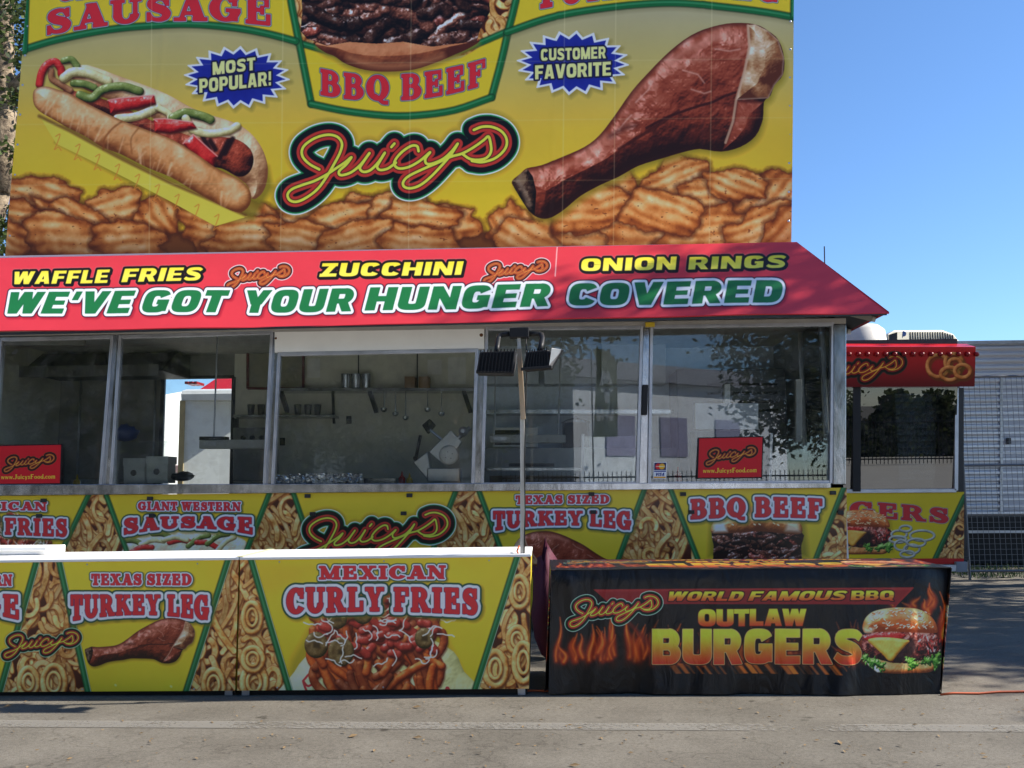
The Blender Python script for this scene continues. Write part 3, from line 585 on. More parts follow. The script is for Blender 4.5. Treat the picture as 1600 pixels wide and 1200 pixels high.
# ---------------------------------------------------------------- strip under the truck's windows
def cellbox(p, pts, col=(198, 164, 36)):
    w = p.box(pts, 3); sl, X, Y = w
    p.put(sl, p.cov(sd_poly(pts, X, Y)), np.array(col)*(1+.05*(fbm(X, Y, 40, 2, 3)-.5)[..., None]))
def paint_strip():
    p = Print(-110, 752, 1345, 960, 1.5, (198, 164, 36))
    yb = 955
    def ext(a, b, y): t = (y-a[1])/(b[1]-a[1]); return (a[0]+(b[0]-a[0])*t, y)
    L = [((138, 774), (92, 870)), ((166, 774), (203, 875)), ((421.7, 769), (386.7, 857)), ((457.5, 768), (489, 860)), ((713, 765), (672, 870)), ((747.5, 765), (782, 857)), ((1006.5, 766), (970, 864)), ((1048, 765), (1087, 865)), ((1320, 758), (1278, 865))]
    E = [(ext(a, b, 750), ext(a, b, yb)) for a, b in L]
    for i in range(0, 8, 2):
        (a0, a1), (b0, b1) = E[i], E[i+1]
        curly(p, [a0, b0, b1, a1], 81, 1.25)
    curly(p, [E[8][0], (1350, 750), (1350, yb), E[8][1]], 85, 1.25)
    # food of each cell
    f = lambda ox, oy, k: (lambda q: np.array([(ox+x*k, oy+y*k) for x, y in q]))
    pile(p, 20, 845, .62, 3)
    h = f(184, 800, .30)
    p.solid(spline(h([(30, 190), (60, 150), (200, 110), (420, 100), (600, 120), (680, 170), (700, 300), (30, 300)]), 4, True), 14, WHITEB, 5, .4, 9)
    rs = np.random.RandomState(4)
    for i, (c, st) in enumerate([((90, 165), GRNP), ((180, 160), ONI), ((240, 130), GRNP), ((330, 160), REDP), ((300, 145), ONI), ((420, 150), GRNP), ((470, 175), REDP), ((560, 170), ONI), ((520, 140), GRNP), ((120, 200), REDP)]):
        a = rs.uniform(-.7, .3); q = [(c[0]-60*np.cos(a), c[1]-60*np.sin(a)), (c[0], c[1]-14), (c[0]+60*np.cos(a), c[1]+60*np.sin(a))]
        p.solid(spline(h(q), 5), 4, st, i, .3, 6, line=4.2, spec=.4)
    p.solid(spline(h([(-10, 260), (30, 215), (150, 200), (250, 240), (300, 300), (0, 320)]), 4, True), 12, WHITEB, 12, .3, 10)
    drumstick(p, lambda q: (973-(q[0]*.9+q[1]*-.35)*.155+2, 800+(q[1]*.9+q[0]*.35)*.155-42), .155, 5, .95)
    g = f(980, 500, 1/3.)
    p.poly(g([(390, 930), (830, 920), (850, 1110), (380, 1110)]), (118, 104, 22), 0, 9, .8)
    beef(p, g([(395, 1000), (420, 985), (600, 990), (810, 985), (830, 1010), (815, 1060), (830, 1300), (395, 1300), (405, 1060)]), 31, .62, 130)
    p.solid(spline(g([(400, 1000), (395, 965), (425, 930), (500, 895), (600, 872), (700, 895), (790, 930), (818, 965), (815, 1000), (760, 1004), (620, 990), (480, 1000)]), 4, True), 24, BUN, 6, .4, 16)
    p.poly(g([(405, 995), (410, 950), (450, 935), (470, 992)]), (222, 214, 196), 0, 5, .9)
    p.poly(g([(740, 990), (750, 945), (800, 950), (810, 995)]), (214, 200, 174), 0, 6, .7)
    p.poly(g([(560, 885), (660, 890), (640, 920), (580, 915)]), (150, 74, 24), 0, 8, .6)
    for i in range(26):
        c = np.array([rs.uniform(480, 740), rs.uniform(890, 960)]); p.line(g([c, c+[7, 4]]), .9, (236, 214, 170))
    for a, b in E: green_bar(p, [a, b], 3.2, .7)
    logo(p, 471, 788, .673)
    # words
    slab(p, 'MEXICAN', lambda u, v: (-62+135*u, 801-3*u+2*4*u*(1-u)*-1-13*v), .42, bold=.4); slab(p, 'CURLY FRIES', lambda u, v: (-116+220*u, 834+5*u-8*u*(1-u)-(25+3*(2*u-1)**2)*v), .72, bold=1)
    slab(p, 'GIANT WESTERN', lambda u, v: (216+160*u, 798.5-2*u+3*(u-.5)-13*v), .42, bold=.5)
    slab(p, 'SAUSAGE', bulge(193, 395, 810, 836, 2, 11, -1), .8, bold=1.4)
    slab(p, 'TEXAS SIZED', lambda u, v: (806+146*u, 787.5-1*u-13*v), .42, bold=.5); slab(p, 'TURKEY LEG', bulge(771, 986, 799, 829, 0, 9, 0), .8, bold=1.3)
    slab(p, 'BBQ BEEF', lambda u, v: (1079+206*u, 811+6*u*(1-u)*-2-1*u-(30)*v), .8, bold=1.4)
    return p
def pile(p, cx, cy, k, seed):
    """loaded fries on a napkin, about 250 units wide at k = 1"""
    rs = np.random.RandomState(seed)
    o = lambda q: np.array([(cx+x*k, cy+y*k) for x, y in q])
    p.poly(o([(-150, 120), (-130, 40), (-80, -50), (80, -40), (130, 60), (160, 120)])+[0, 4*k], (120, 108, 30), 0, 12*k, .5)
    p.solid(spline(o([(-140, 120), (-125, 60), (-95, 20), (-85, -30), (-60, -55), (-30, -30), (100, 20), (130, 60), (160, 120)]), 4, True), 40*k, [(0, (130, 126, 70)), (.5, (186, 182, 120)), (1.1, (220, 220, 180))], seed, .35, 30*k)
    for sx, q in ((0, [(-112, 74), (-100, 62), (-90, 70), (-104, 82), (-112, 74), (-104, 92), (-88, 88)]), (0, [(98, 110), (104, 84), (110, 96), (104, 112), (118, 98), (130, 100), (122, 114)])):
        p.line(spline(o(q), 4), 1.6*k, (176, 50, 50))
    for i in range(150):
        x = rs.uniform(-96, 98); y = rs.uniform(-30, 112); L = rs.uniform(18, 40); a = rs.choice([-1, 1])*rs.uniform(.6, 1.5); b = rs.uniform(-.5, .5)
        t = np.linspace(-1, 1, 8); q = np.stack([x+L*t*np.cos(a)+b*L*t*t, y+L*t*np.sin(a)], 1)
        if abs(q[:, 0]).max() > 102: continue
        p.line(o(q)+[k, 2*k], 6*k, (70, 20, 10), 3*k, .7)
        kk = rs.uniform(.72, 1.15); p.solid(o(q), 6*k, [(0, (76*kk, 20*kk, 8)), (.4, (136*kk, 48*kk, 20)), (.75, (184*kk, 88*kk, 38)), (1.1, (222*kk, 150*kk, 84))], seed+i, .4, 12*k, line=6*k, spec=.2)
    for i in range(85):
        u = rs.uniform(-1, 1); x = u*84; y = rs.uniform(-72+abs(u)*42, 34)
        a = rs.uniform(-.9, .9); e = np.array([np.cos(a), np.sin(a)])*5
        c = np.array([x, y]); p.line(o([c-e, c+e])+[k, 2*k], 6.2*k, (60, 12, 10), 3*k, .7)
        p.solid(o([c-e, c+e]), 6.6*k, [(0, (70, 12, 10)), (.4, (134, 34, 26)), (.8, (180, 62, 48)), (1.1, (220, 130, 110))], seed+i, .35, 9*k, line=6.4*k, spec=.45)
    for x, y, r in ((-22, -28, 17), (-92, 20, 20), (-60, -20, 16), (-55, 30, 22), (70, 10, 16)):
        th = np.linspace(0, 6.28, 22)[:-1]; q = o(np.stack([x+r*np.cos(th)*.9, y+r*np.sin(th)], 1))
        p.solid(q, 7*k, [(0, (36, 30, 10)), (.5, (92, 68, 34)), (1.1, (150, 128, 80))], seed, .5, 8*k, spec=.3)
        p.poly(o([(x-4, y-3), (x+5, y-4), (x+6, y+5), (x-5, y+4)]), (60, 44, 20), 0, 3*k)
    for i in range(54):
        x = rs.uniform(-90, 95); y = rs.uniform(-76+abs(x)*.5, 40); th = np.cumsum(rs.uniform(-.9, .9, 7))+rs.uniform(0, 6); st = np.stack([np.cos(th), np.sin(th)], 1)*4.4
        p.line(spline(o(np.cumsum(st, 0)+[x, y]), 3), 1.0*k, (226, 216, 196), .3, .9)

# ---------------------------------------------------------------- the two counters' fronts (one roll of print)
def paint_counter():
    p = Print(-100, 868, 840, 1090, 1.6, (204, 169, 38))
    def ext(a, b, y): t = (y-a[1])/(b[1]-a[1]); return (a[0]+(b[0]-a[0])*t, y)
    L = [((57, 879), (2, 1073)), ((93, 879), (137, 1080)), ((356, 876), (291, 1080)), ((393, 876), (452, 1078)), ((808, 871), (743, 1076))]
    E = [(ext(a, b, 864), ext(a, b, 1094)) for a, b in L]
    cellbox(p, [(-100, 868), (840, 868), (840, 1090), (-100, 1090)], (205, 170, 38))
    curly(p, [E[0][0], E[1][0], E[1][1], E[0][1]], 101, 1.4); curly(p, [E[2][0], E[3][0], E[3][1], E[2][1]], 104, 1.4); curly(p, [E[4][0], (845, 864), (845, 1094), E[4][1]], 107, 1.4)
    def rings(sp):
        for i, (x, y, a, b, w) in enumerate(sp):
            for s_ in (1, .58):
                th = np.linspace(-.4, 5.9, 30); q = np.stack([x+a*s_*np.cos(th), y+b*s_*np.sin(th)], 1)
                p.line(q+[1, 2], w*s_, (56, 22, 8), 3, .7); p.solid(q, w*s_, FRY, 30+i, .4, 11, line=w*s_, edge=(1.5, (150, 75, 25), .5))
    p.set_clip([E[0][0], E[1][0], E[1][1], E[0][1]]); rings([(44, 1066, 14, 22, 5), (84, 1066, 17, 26, 5)])
    p.set_clip([E[2][0], E[3][0], E[3][1], E[2][1]]); rings([(394, 965, 13, 23, 5), (334, 1070, 15, 24, 5), (397, 1066, 18, 26, 5.5), (395, 1030, 15, 18, 5)])
    p.set_clip([E[4][0], (845, 864), (845, 1094), E[4][1]]); rings([(812, 925, 13, 24, 5), (808, 1000, 14, 20, 5), (774, 1045, 16, 27, 5.5), (818, 1035, 14, 30, 5.5)]); p.set_clip(None)
    pile(p, 590, 987, 1.04, 9)
    p.poly([(395, 880), (520, 878), (430, 925), (400, 925)], (150, 138, 40), 0, 20, .25)
    for a, b in E: green_bar(p, [a, b], 4, .8); p.line(np.array([a, b])+[4.6, 0], .5, (150, 170, 150))
    slab(p, 'WESTERN', lambda u, v: (-77+96*u, 915-17*v), .5, bold=.7); slab(p, 'SAUSAGE', bulge(-186, 30, 930, 968, 2, 14, 0), 1.0, bold=1.6)
    slab(p, 'TEXAS SIZED', lambda u, v: (143+156*u, 914-17*v), .5, bold=.8); slab(p, 'TURKEY LEG', bulge(111, 326, 930, 970, 0, 10, 0), 1.0, bold=1.8)
    slab(p, 'MEXICAN', lambda u, v: (499+197*u, 905-1*u-20*v), .55, bold=1); slab(p, 'CURLY FRIES', lambda u, v: (449+296*u, 960-6*4*u*(1-u)+1*u-(41-5*4*u*(1-u))*v), 1.1, bold=2)
    c, s_ = np.cos(.314), np.sin(.314); k = .123
    def M(q):
        x, y = q[0]-60, q[1]-870
        return (132+(x*c-y*s_)*k, 1017+(x*s_+y*c)*k)
    drumstick(p, M, k, 13, 1.0)
    logo(p, 8.5, 981.5, .335)
    for x, y in ((267, 1072), (30, 1073), (180, 1070)): p.line([(x, y), (x+1, y+1)], 1.6, (206, 196, 110))
    return p

# ---------------------------------------------------------------- black table cover (front; the top repeats it, darkened for the sun)
def fire(p, x0, y0, x1, y1, seed, amp=1.0, n=14, hmin=20, hmax=70):
    rs = np.random.RandomState(seed)
    for i in range(n):
        x = rs.uniform(x0, x1); b = y1-rs.uniform(0, 12); h = rs.uniform(hmin, hmax); w = rs.uniform(3.5, 9)
        t = np.linspace(0, 1, 10); sw = rs.uniform(-12, 12); ph = rs.uniform(0, 6)
        q = np.stack([x+sw*t*t+3*np.sin(t*6+ph), b-h*t], 1); ww = w*np.sin(np.pi*np.clip(t*.8+.2, 0, 1))**.8*(1-t)**.5+.2
        for s_, c, al in ((1.5, (70, 14, 4), .55), (1.0, (160, 40, 10), .65), (.6, (214, 84, 20), .65), (.28, (240, 160, 60), .6)):
            p.line(q, ww*s_, c, 3*s_+1, al*amp)
HOT = lambda y0, y1: (lambda X, Y: ramp(np.clip((Y-y0)/(y1-y0), 0, 1)+.12*(fbm(X, Y, 14, 2, 3)-.5), [(0, (208, 190, 50)), (.35, (206, 158, 42)), (.65, (196, 100, 34)), (1, (170, 44, 26))]))
def paint_cover():
    p = Print(846, 884, 1506, 1096, 1.7, (8, 8, 11))
    rsf = np.random.RandomState(2)
    fire(p, 862, 950, 985, 1035, 3, .8, 18, 20, 70); fire(p, 930, 960, 1060, 1030, 4, .7, 12, 20, 50)
    fire(p, 985, 950, 1350, 1040, 12, .35, 40, 20, 70)
    for x in range(870, 1350, 22): p.line([(x, 1036), (x+rsf.uniform(-8, 8), 1010-rsf.uniform(0, 24))], 7, (120, 34, 8), 12, .3)
    fire(p, 1446, 920, 1466, 960, 8, .8, 4, 20, 40); fire(p, 1472, 920, 1486, 1010, 6, 1, 6, 40, 90); fire(p, 1395, 930, 1460, 955, 9, .5, 5, 10, 24)
    p.poly([(925, 919.5), (1429.5, 917), (1403, 944), (951, 942.5)], (110, 24, 26)); p.line([(1428, 918), (1385, 962)], 1.6, (120, 26, 24))
    p.poly([(925, 919.5), (1429.5, 917), (1424, 921), (930, 923)], (138, 40, 38), 0, 1.5, .6)
    p.line([(965, 955), (1020, 1012)], 3.5, (96, 28, 18), 4, .7)
    bl = [(1.6, (40, 10, 8))]
    p.text('WORLD', BLOCK, straight(1039, 938, 1158, 938, 15), bl+[(0, HOT(922, 939))], .08, 0, .3); p.text('FAMOUS', BLOCK, straight(1168, 938, 1320, 937, 15), bl+[(0, HOT(922, 939))], .08, 0, .3); p.text('BBQ', BLOCK, straight(1330, 937, 1398, 937, 15), bl+[(0, HOT(922, 939))], .08, 0, .1)
    p.text('OUTLAW', BLOCK, straight(1091, 977.5, 1260, 977, 26), bl+[(0, HOT(951, 979))], .07, 0, .0, bold=.6)
    rs = np.random.RandomState(5)
    p.set_clip([(1030, 1036), (1330, 1036), (1318, 1054), (1050, 1052)])
    for i in range(24):
        x = 1050+i*12+rs.uniform(-4, 4); p.line([(x, 1036), (x+14, 1054)], rs.uniform(1, 4.5), tuple(np.array((186, 92, 30))*rs.uniform(.5, 1.25)), 2, rs.uniform(.4, .95))
    p.set_clip(None)
    p.text('BURGERS', BLOCK, lambda u, v: (1019+328*u, 1037-(54)*v), [(2.4, (26, 8, 6)), (1.2, (214, 150, 90)), (.2, HOT(982, 1038))], .1, .3, 0, bold=.2)
    m = lambda q: (1160+q[0]/3.636, 820+q[1]/3.636)
    burger(p, m, 1/3.636)
    logo(p, 890, 922.5, .405, glow=(196, 214, 200), halo=False)
    sl, X, Y = p.win(p.x0, p.y0, p.x1, p.y1)
    n = fbm(X, Y*.35, 9, 4, 6); sheen = np.clip((n-.66)*4, 0, 1)*np.clip((Y-884)/12, 0, 1)*np.exp(-np.abs(Y-905)/30)  # bluish grey sheen of the upper cloth, painted into the print
    p.put(sl, sheen*.16, (120, 124, 134))
    return p

# ---------------------------------------------------------------- the next stand: lower board, header, small signs
def paint_stand_board():
    p = Print(1225, 762, 1512, 882, 1.8, (196, 172, 20))
    slab(p, 'BURGERS', lambda u, v: (1205+276*u, 803+12*u*u+3*u-(24-1*u)*v), .8, thin=True, bold=.6, white=(214, 210, 204), dark=(120, 90, 40))
    m = lambda q: (1240+(q[0]-690)*.172*1.0-10, 780+(q[1]-470)*.27-6+22)
    p.poly([(1300, 800), (1392, 812), (1396, 862), (1300, 866)], (130, 108, 14), 0, 7, .6)
    burger(p, lambda q: (1300+(q[0]-690)*.205, 797+(q[1]-470)*.185), .19, 17)
    gr = [(0, (80, 76, 66)), (.5, (150, 150, 140)), (1.1, (214, 212, 200))]
    for x, y, a, b in ((1405, 835, 12, 6), (1403, 843, 13, 5), (1415, 826, 9, 4.5), (1441, 837, 19, 8), (1408, 852, 10, 8), (1425, 858, 12, 7), (1432, 848, 14, 6), (1418, 866, 11, 5)):
        th = np.linspace(0, 6.4, 26); p.solid(np.stack([x+a*np.cos(th), y+b*np.sin(th)], 1), 2, gr, 5, .3, 6, line=2.0)
    w = [(1506, 778), (1461, 872), (1450, 892), (1520, 892), (1520, 772)]
    curly(p, w, 44, .8); green_bar(p, [(1507, 776), (1456, 884)], 3, .7)
    p.poly([(1225, 873.5), (1512, 872.5), (1512, 884), (1225, 884)], (170, 26, 26))
    return p
def paint_header():
    p = Print(1225, 538, 1532, 612, 1.8, (150, 22, 24))
    sl, X, Y = p.win(p.x0, p.y0, p.x1, p.y1)
    p.a[:] = ramp(np.clip((Y-541)/66, 0, 1), [(0, (158, 22, 26)), (.5, (124, 16, 22)), (1, (74, 12, 18))])
    for i, (x, y, a, b) in enumerate(((1466, 572, 17, 17), (1490, 566, 13, 13), (1492, 570, 10, 9), (1484, 584, 14, 10), (1504, 580, 12, 10))):
        th = np.linspace(.6 if i == 0 else 0, 6.2, 26)
        p.solid(np.stack([x+a*np.cos(th), y+b*np.sin(th)], 1), 3, [(0, (70, 28, 10)), (.5, (150, 84, 36)), (1.1, (200, 150, 90))], i, .4, 7, line=3.2, shadow=2)
    logo(p, 1278, 549, .39, glow=(60, 40, 34), halo=False, grn=(24, 34, 28), red=(120, 24, 22), yel=(190, 140, 50))
    return p
def paint_small_sign():
    p = Print(0, 0, 102, 64, 3.0, (188, 20, 30))
    p.poly([(0, 0), (102, 0), (102, 64), (0, 64)], (28, 10, 12)); p.poly([(1.6, 1.6), (100.4, 1.6), (100.4, 62.4), (1.6, 62.4)], (190, 20, 30))
    logo(p, 15, 12.5, .222, glow=(120, 60, 20), halo=False, grn=(70, 50, 20), red=(150, 36, 26), yel=(214, 150, 50))
    p.text('www.JuicysFood.com', TINY, straight(9, 55, 93, 55, 7.2), [(0, (226, 186, 50))], .06, bold=.12)
    return p
def paint_cards():
    p = Print(0, 0, 20, 26, 8.0, (226, 226, 230))
    p.poly([(1, 1), (19, 1), (19, 12.5), (1, 12.5)], (22, 26, 74))
    th = np.linspace(0, 6.283, 40)[:-1]
    for x, c in ((7.2, (206, 30, 36)), (12.8, (240, 160, 40))): p.poly(np.stack([x+4.6*np.cos(th), 6.8+4.6*np.sin(th)], 1), c)
    p.line([(4, 6.8), (16, 6.8)], .7, (240, 230, 220), .2, .7)
    p.poly([(1, 13.5), (19, 13.5), (19, 15.2), (1, 15.2)], (28, 40, 120)); p.poly([(1, 22.6), (19, 22.6), (19, 25), (1, 25)], (226, 150, 40))
    p.text('VISA', BLOCK, straight(3.2, 21.6, 16.6, 21.6, 5.0), [(0, (24, 36, 110))], .1, 0, .25)
    return p
# ---------------------------------------------------------------- builders
class MB:
    """gathers shapes into one mesh"""
    def __init__(s): s.v = []; s.f = []; s.uv = {}
    def add(s, vs, fs):
        n = len(s.v); s.v += [tuple(v) for v in vs]; s.f += [tuple(n+i for i in f) for f in fs]; return s
    def hexa(s, a, b):
        """box from the four corners a to the four corners b"""
        return s.add(list(a)+list(b), [(3, 2, 1, 0), (4, 5, 6, 7), (0, 1, 5, 4), (1, 2, 6, 5), (2, 3, 7, 6), (3, 0, 4, 7)])
    def box(s, x0, x1, y0, y1, z0, z1):
        return s.hexa([(x0, y0, z0), (x1, y0, z0), (x1, y1, z0), (x0, y1, z0)], [(x0, y0, z1), (x1, y0, z1), (x1, y1, z1), (x0, y1, z1)])
    def slab(s, c, d):
        """four corner points pushed back by d metres (along y)"""
        c = [Vector(p) for p in c]; return s.hexa(c, [p+Vector((0, d, 0)) for p in c])
    def bar(s, p0, p1, w, d, up=(0, -1, 0)):
        p0, p1 = Vector(p0), Vector(p1); t = (p1-p0).normalized(); n = Vector(up); n = (n-t*n.dot(t)).normalized(); b = t.cross(n)
        q = lambda p: [p+b*w/2+n*d/2, p-b*w/2+n*d/2, p-b*w/2-n*d/2, p+b*w/2-n*d/2]
        return s.hexa(q(p0), q(p1))
    def tube(s, pts, rad, n=10, cap=True):
        pts = [Vector(p) for p in pts]; rr = rad if isinstance(rad, (list, tuple)) else [rad]*len(pts)
        base = len(s.v); up = None
        for i, p in enumerate(pts):
            t = (pts[min(i+1, len(pts)-1)]-pts[max(i-1, 0)]).normalized()
            if up is None: up = t.orthogonal().normalized()
            up = (up-t*up.dot(t)).normalized(); b = t.cross(up)
            for k in range(n):
                a = 2*math.pi*k/n; s.v.append(tuple(p+(up*math.cos(a)+b*math.sin(a))*rr[i]))
        for i in range(len(pts)-1):
            for k in range(n):
                a = base+i*n+k; b2 = base+i*n+(k+1) % n; s.f.append((a, b2, b2+n, a+n))
        if cap: s.f.append(tuple(base+k for k in range(n))[::-1]); s.f.append(tuple(base+(len(pts)-1)*n+k for k in range(n)))
        return s
    def lathe(s, c, axis, prof, n=24):
        """prof = (distance along axis, radius)"""
        c = Vector(c); ax = Vector(axis).normalized(); u = ax.orthogonal().normalized(); b = ax.cross(u); base = len(s.v)
        for t, r in prof:
            for k in range(n):
                a = 2*math.pi*k/n; s.v.append(tuple(c+ax*t+(u*math.cos(a)+b*math.sin(a))*r))
        for i in range(len(prof)-1):
            for k in range(n):
                a = base+i*n+k; b2 = base+i*n+(k+1) % n; s.f.append((a, b2, b2+n, a+n))
        s.f.append(tuple(base+k for k in range(n))[::-1]); s.f.append(tuple(base+(len(prof)-1)*n+k for k in range(n)))
        return s
    def build(s, name, m, parent=None, bevel=0, smooth=False):
        me = bpy.data.meshes.new(name); me.from_pydata(s.v, [], s.f); me.update()
        bm = bmesh.new(); bm.from_mesh(me); bmesh.ops.recalc_face_normals(bm, faces=bm.faces)
        if bevel:
            try: bmesh.ops.bevel(bm, geom=[e for e in bm.edges if len(e.link_faces) == 2 and e.calc_face_angle(0) > .6], offset=bevel, segments=2, affect='EDGES', profile=.5)
            except Exception: pass
        bm.to_mesh(me); bm.free()
        if smooth: me.polygons.foreach_set('use_smooth', [True]*len(me.polygons))
        o = bpy.data.objects.new(name, me); COL.objects.link(o); me.materials.append(m)
        if parent: o.parent = parent; o.matrix_parent_inverse = parent.matrix_world.inverted() if False else Matrix.Translation(-Vector(parent.location))
        return o
def tag(o, label, cat, group=None, kind=None):
    if label: o['label'] = label
    if cat: o['category'] = cat
    if group: o['group'] = group
    if kind: o['kind'] = kind
    return o
def thing(name, loc, label, cat, group=None):
    o = bpy.data.objects.new(name, None); COL.objects.link(o); o.location = loc; o.empty_display_size = .2
    return tag(o, label, cat, group)
def struct(o): o['kind'] = 'structure'; return o

# ---------------------------------------------------------------- materials
_mats = {}
def mat(name, col, rough=.6, metal=0, var=.12, scale=6, bump=0, bscale=40, spec=.4, col2=None, stretch=None):
    if name in _mats: return _mats[name]
    m = bpy.data.materials.new(name); m.use_nodes = True; n = m.node_tree; b = n.nodes['Principled BSDF']
    tc = n.nodes.new('ShaderNodeTexCoord'); no = n.nodes.new('ShaderNodeTexNoise'); no.inputs['Scale'].default_value = scale; no.inputs['Detail'].default_value = 6; no.inputs['Roughness'].default_value = .6
    src = tc.outputs['Object']
    if stretch:
        mp = n.nodes.new('ShaderNodeMapping'); mp.inputs['Scale'].default_value = stretch; n.links.new(src, mp.inputs[0]); src = mp.outputs[0]
    n.links.new(src, no.inputs['Vector'])
    rp = n.nodes.new('ShaderNodeValToRGB'); rp.color_ramp.elements[0].position = .3; rp.color_ramp.elements[1].position = .72
    c2 = col2 or tuple(min(1, c*(1+var)) for c in col); c1 = col if col2 else tuple(c*(1-var) for c in col)
    rp.color_ramp.elements[0].color = (*c1, 1); rp.color_ramp.elements[1].color = (*c2, 1)
    n.links.new(no.outputs['Fac'], rp.inputs[0]); n.links.new(rp.outputs[0], b.inputs['Base Color'])
    b.inputs['Roughness'].default_value = rough; b.inputs['Metallic'].default_value = metal; b.inputs['Specular IOR Level'].default_value = spec
    mr = n.nodes.new('ShaderNodeMapRange'); mr.inputs['To Min'].default_value = max(.03, rough-.1); mr.inputs['To Max'].default_value = min(1, rough+.12); n.links.new(no.outputs['Fac'], mr.inputs['Value']); n.links.new(mr.outputs[0], b.inputs['Roughness'])
    if bump:
        n2 = n.nodes.new('ShaderNodeTexNoise'); n2.inputs['Scale'].default_value = bscale; n2.inputs['Detail'].default_value = 4; n.links.new(src, n2.inputs['Vector'])
        bp = n.nodes.new('ShaderNodeBump'); bp.inputs['Strength'].default_value = bump; bp.inputs['Distance'].default_value = .01; n.links.new(n2.outputs['Fac'], bp.inputs['Height']); n.links.new(bp.outputs[0], b.inputs['Normal'])
    _mats[name] = m; return m
def print_mat(name, p, gain, rough=.4, spec=.3, dirt=.06):
    img = bpy.data.images.new(name, p.W, p.H)
    a = np.ones((p.H, p.W, 4), np.float32); a[..., :3] = p.image(gain)[::-1]
    img.pixels.foreach_set(a.ravel()); img.update(); img.pack()
    m = bpy.data.materials.new(name); m.use_nodes = True; n = m.node_tree; b = n.nodes['Principled BSDF']
    t = n.nodes.new('ShaderNodeTexImage'); t.image = img; t.extension = 'EXTEND'; t.interpolation = 'Cubic'
    tc = n.nodes.new('ShaderNodeTexCoord'); no = n.nodes.new('ShaderNodeTexNoise'); no.inputs['Scale'].default_value = 2.5; no.inputs['Detail'].default_value = 8; no.inputs['Roughness'].default_value = .65
    n.links.new(tc.outputs['Object'], no.inputs['Vector'])
    mr = n.nodes.new('ShaderNodeMapRange'); mr.inputs['From Min'].default_value = .35; mr.inputs['From Max'].default_value = .7; mr.inputs['To Min'].default_value = 1-dirt; mr.inputs['To Max'].default_value = 1.0; n.links.new(no.outputs['Fac'], mr.inputs['Value'])
    mx = n.nodes.new('ShaderNodeVectorMath'); mx.operation = 'SCALE'; n.links.new(t.outputs['Color'], mx.inputs[0]); n.links.new(mr.outputs[0], mx.inputs['Scale']); n.links.new(mx.outputs[0], b.inputs['Base Color'])
    b.inputs['Roughness'].default_value = rough; b.inputs['Specular IOR Level'].default_value = spec
    return m
def printed(name, p, m, pts3, lay, parent=None, nx=24, ny=8, thick=.01, disp=None):
    """a printed sheet: corners tl, tr, br, bl in space, and where each of them lies on the print"""
    P = [Vector(q) for q in pts3]; L = [Vector((*q, 0)) for q in lay]
    bil = lambda Q, u, v: (Q[0]*(1-u)+Q[1]*u)*(1-v)+(Q[3]*(1-u)+Q[2]*u)*v
    e1 = (P[1]-P[0]).normalized(); e2 = P[3]-P[0]; e2 = (e2-e1*e2.dot(e1)).normalized(); pl2 = lambda q: ((q-P[0]).dot(e1), (q-P[0]).dot(e2))
    M8 = []; k8 = []
    for q, l in zip(P, L):                 # the sheet lies flat, so its print is fitted with a plane-to-plane map
        x, y = pl2(q); M8 += [[x, y, 1, 0, 0, 0, -l.x*x, -l.x*y], [0, 0, 0, x, y, 1, -l.y*x, -l.y*y]]; k8 += [l.x, l.y]
    h8 = np.linalg.solve(np.array(M8), np.array(k8))
    def layout(q):
        x, y = pl2(q); d = h8[6]*x+h8[7]*y+1; return Vector(((h8[0]*x+h8[1]*y+h8[2])/d, (h8[3]*x+h8[4]*y+h8[5])/d))
    nrm = (P[1]-P[0]).cross(P[3]-P[0]).normalized()
    if nrm.y > 0: nrm = -nrm
    V = []; U = []; F = []
    for j in range(ny+1):
        for i in range(nx+1):
            u, v = i/nx, j/ny; q = bil(P, u, v); l = layout(q)
            if disp: q = q+nrm*disp(u, v)
            V.append(q); U.append(((l.x-p.x0)/(p.x1-p.x0), 1-(l.y-p.y0)/(p.y1-p.y0)))
    for j in range(ny):
        for i in range(nx):
            a = j*(nx+1)+i; F.append((a, a+nx+1, a+nx+2, a+1))
    loop = [i for i in range(nx+1)]+[j*(nx+1)+nx for j in range(1, ny+1)]+[ny*(nx+1)+i for i in range(nx-1, -1, -1)]+[j*(nx+1) for j in range(ny-1, 0, -1)]
    nb = len(V)
    nl = len(loop)
    for k in loop: V.append(V[k].copy()); U.append(U[k])
    for k in loop: V.append(V[k]-nrm*thick); U.append(U[k])
    for k in range(nl):
        k2 = (k+1) % nl; F.append((nb+k, nb+k2, nb+nl+k2, nb+nl+k))
    b0 = len(V)
    for k in range(nb): V.append(V[k]-nrm*thick); U.append(U[k])
    for j in range(ny):
        for i in range(nx):
            a = b0+j*(nx+1)+i; F.append((a, a+1, a+nx+2, a+nx+1))
    me = bpy.data.meshes.new(name); me.from_pydata([tuple(v) for v in V], [], F); me.update()
    ul = me.uv_layers.new(name='UVMap')
    for lp in me.loops: ul.data[lp.index].uv = U[lp.vertex_index]
    for pl in me.polygons: pl.use_smooth = pl.index < nx*ny
    o = bpy.data.objects.new(name, me); COL.objects.link(o); me.materials.append(m)
    if parent: o.parent = parent; o.matrix_parent_inverse = Matrix.Translation(-Vector(parent.location))
    return o
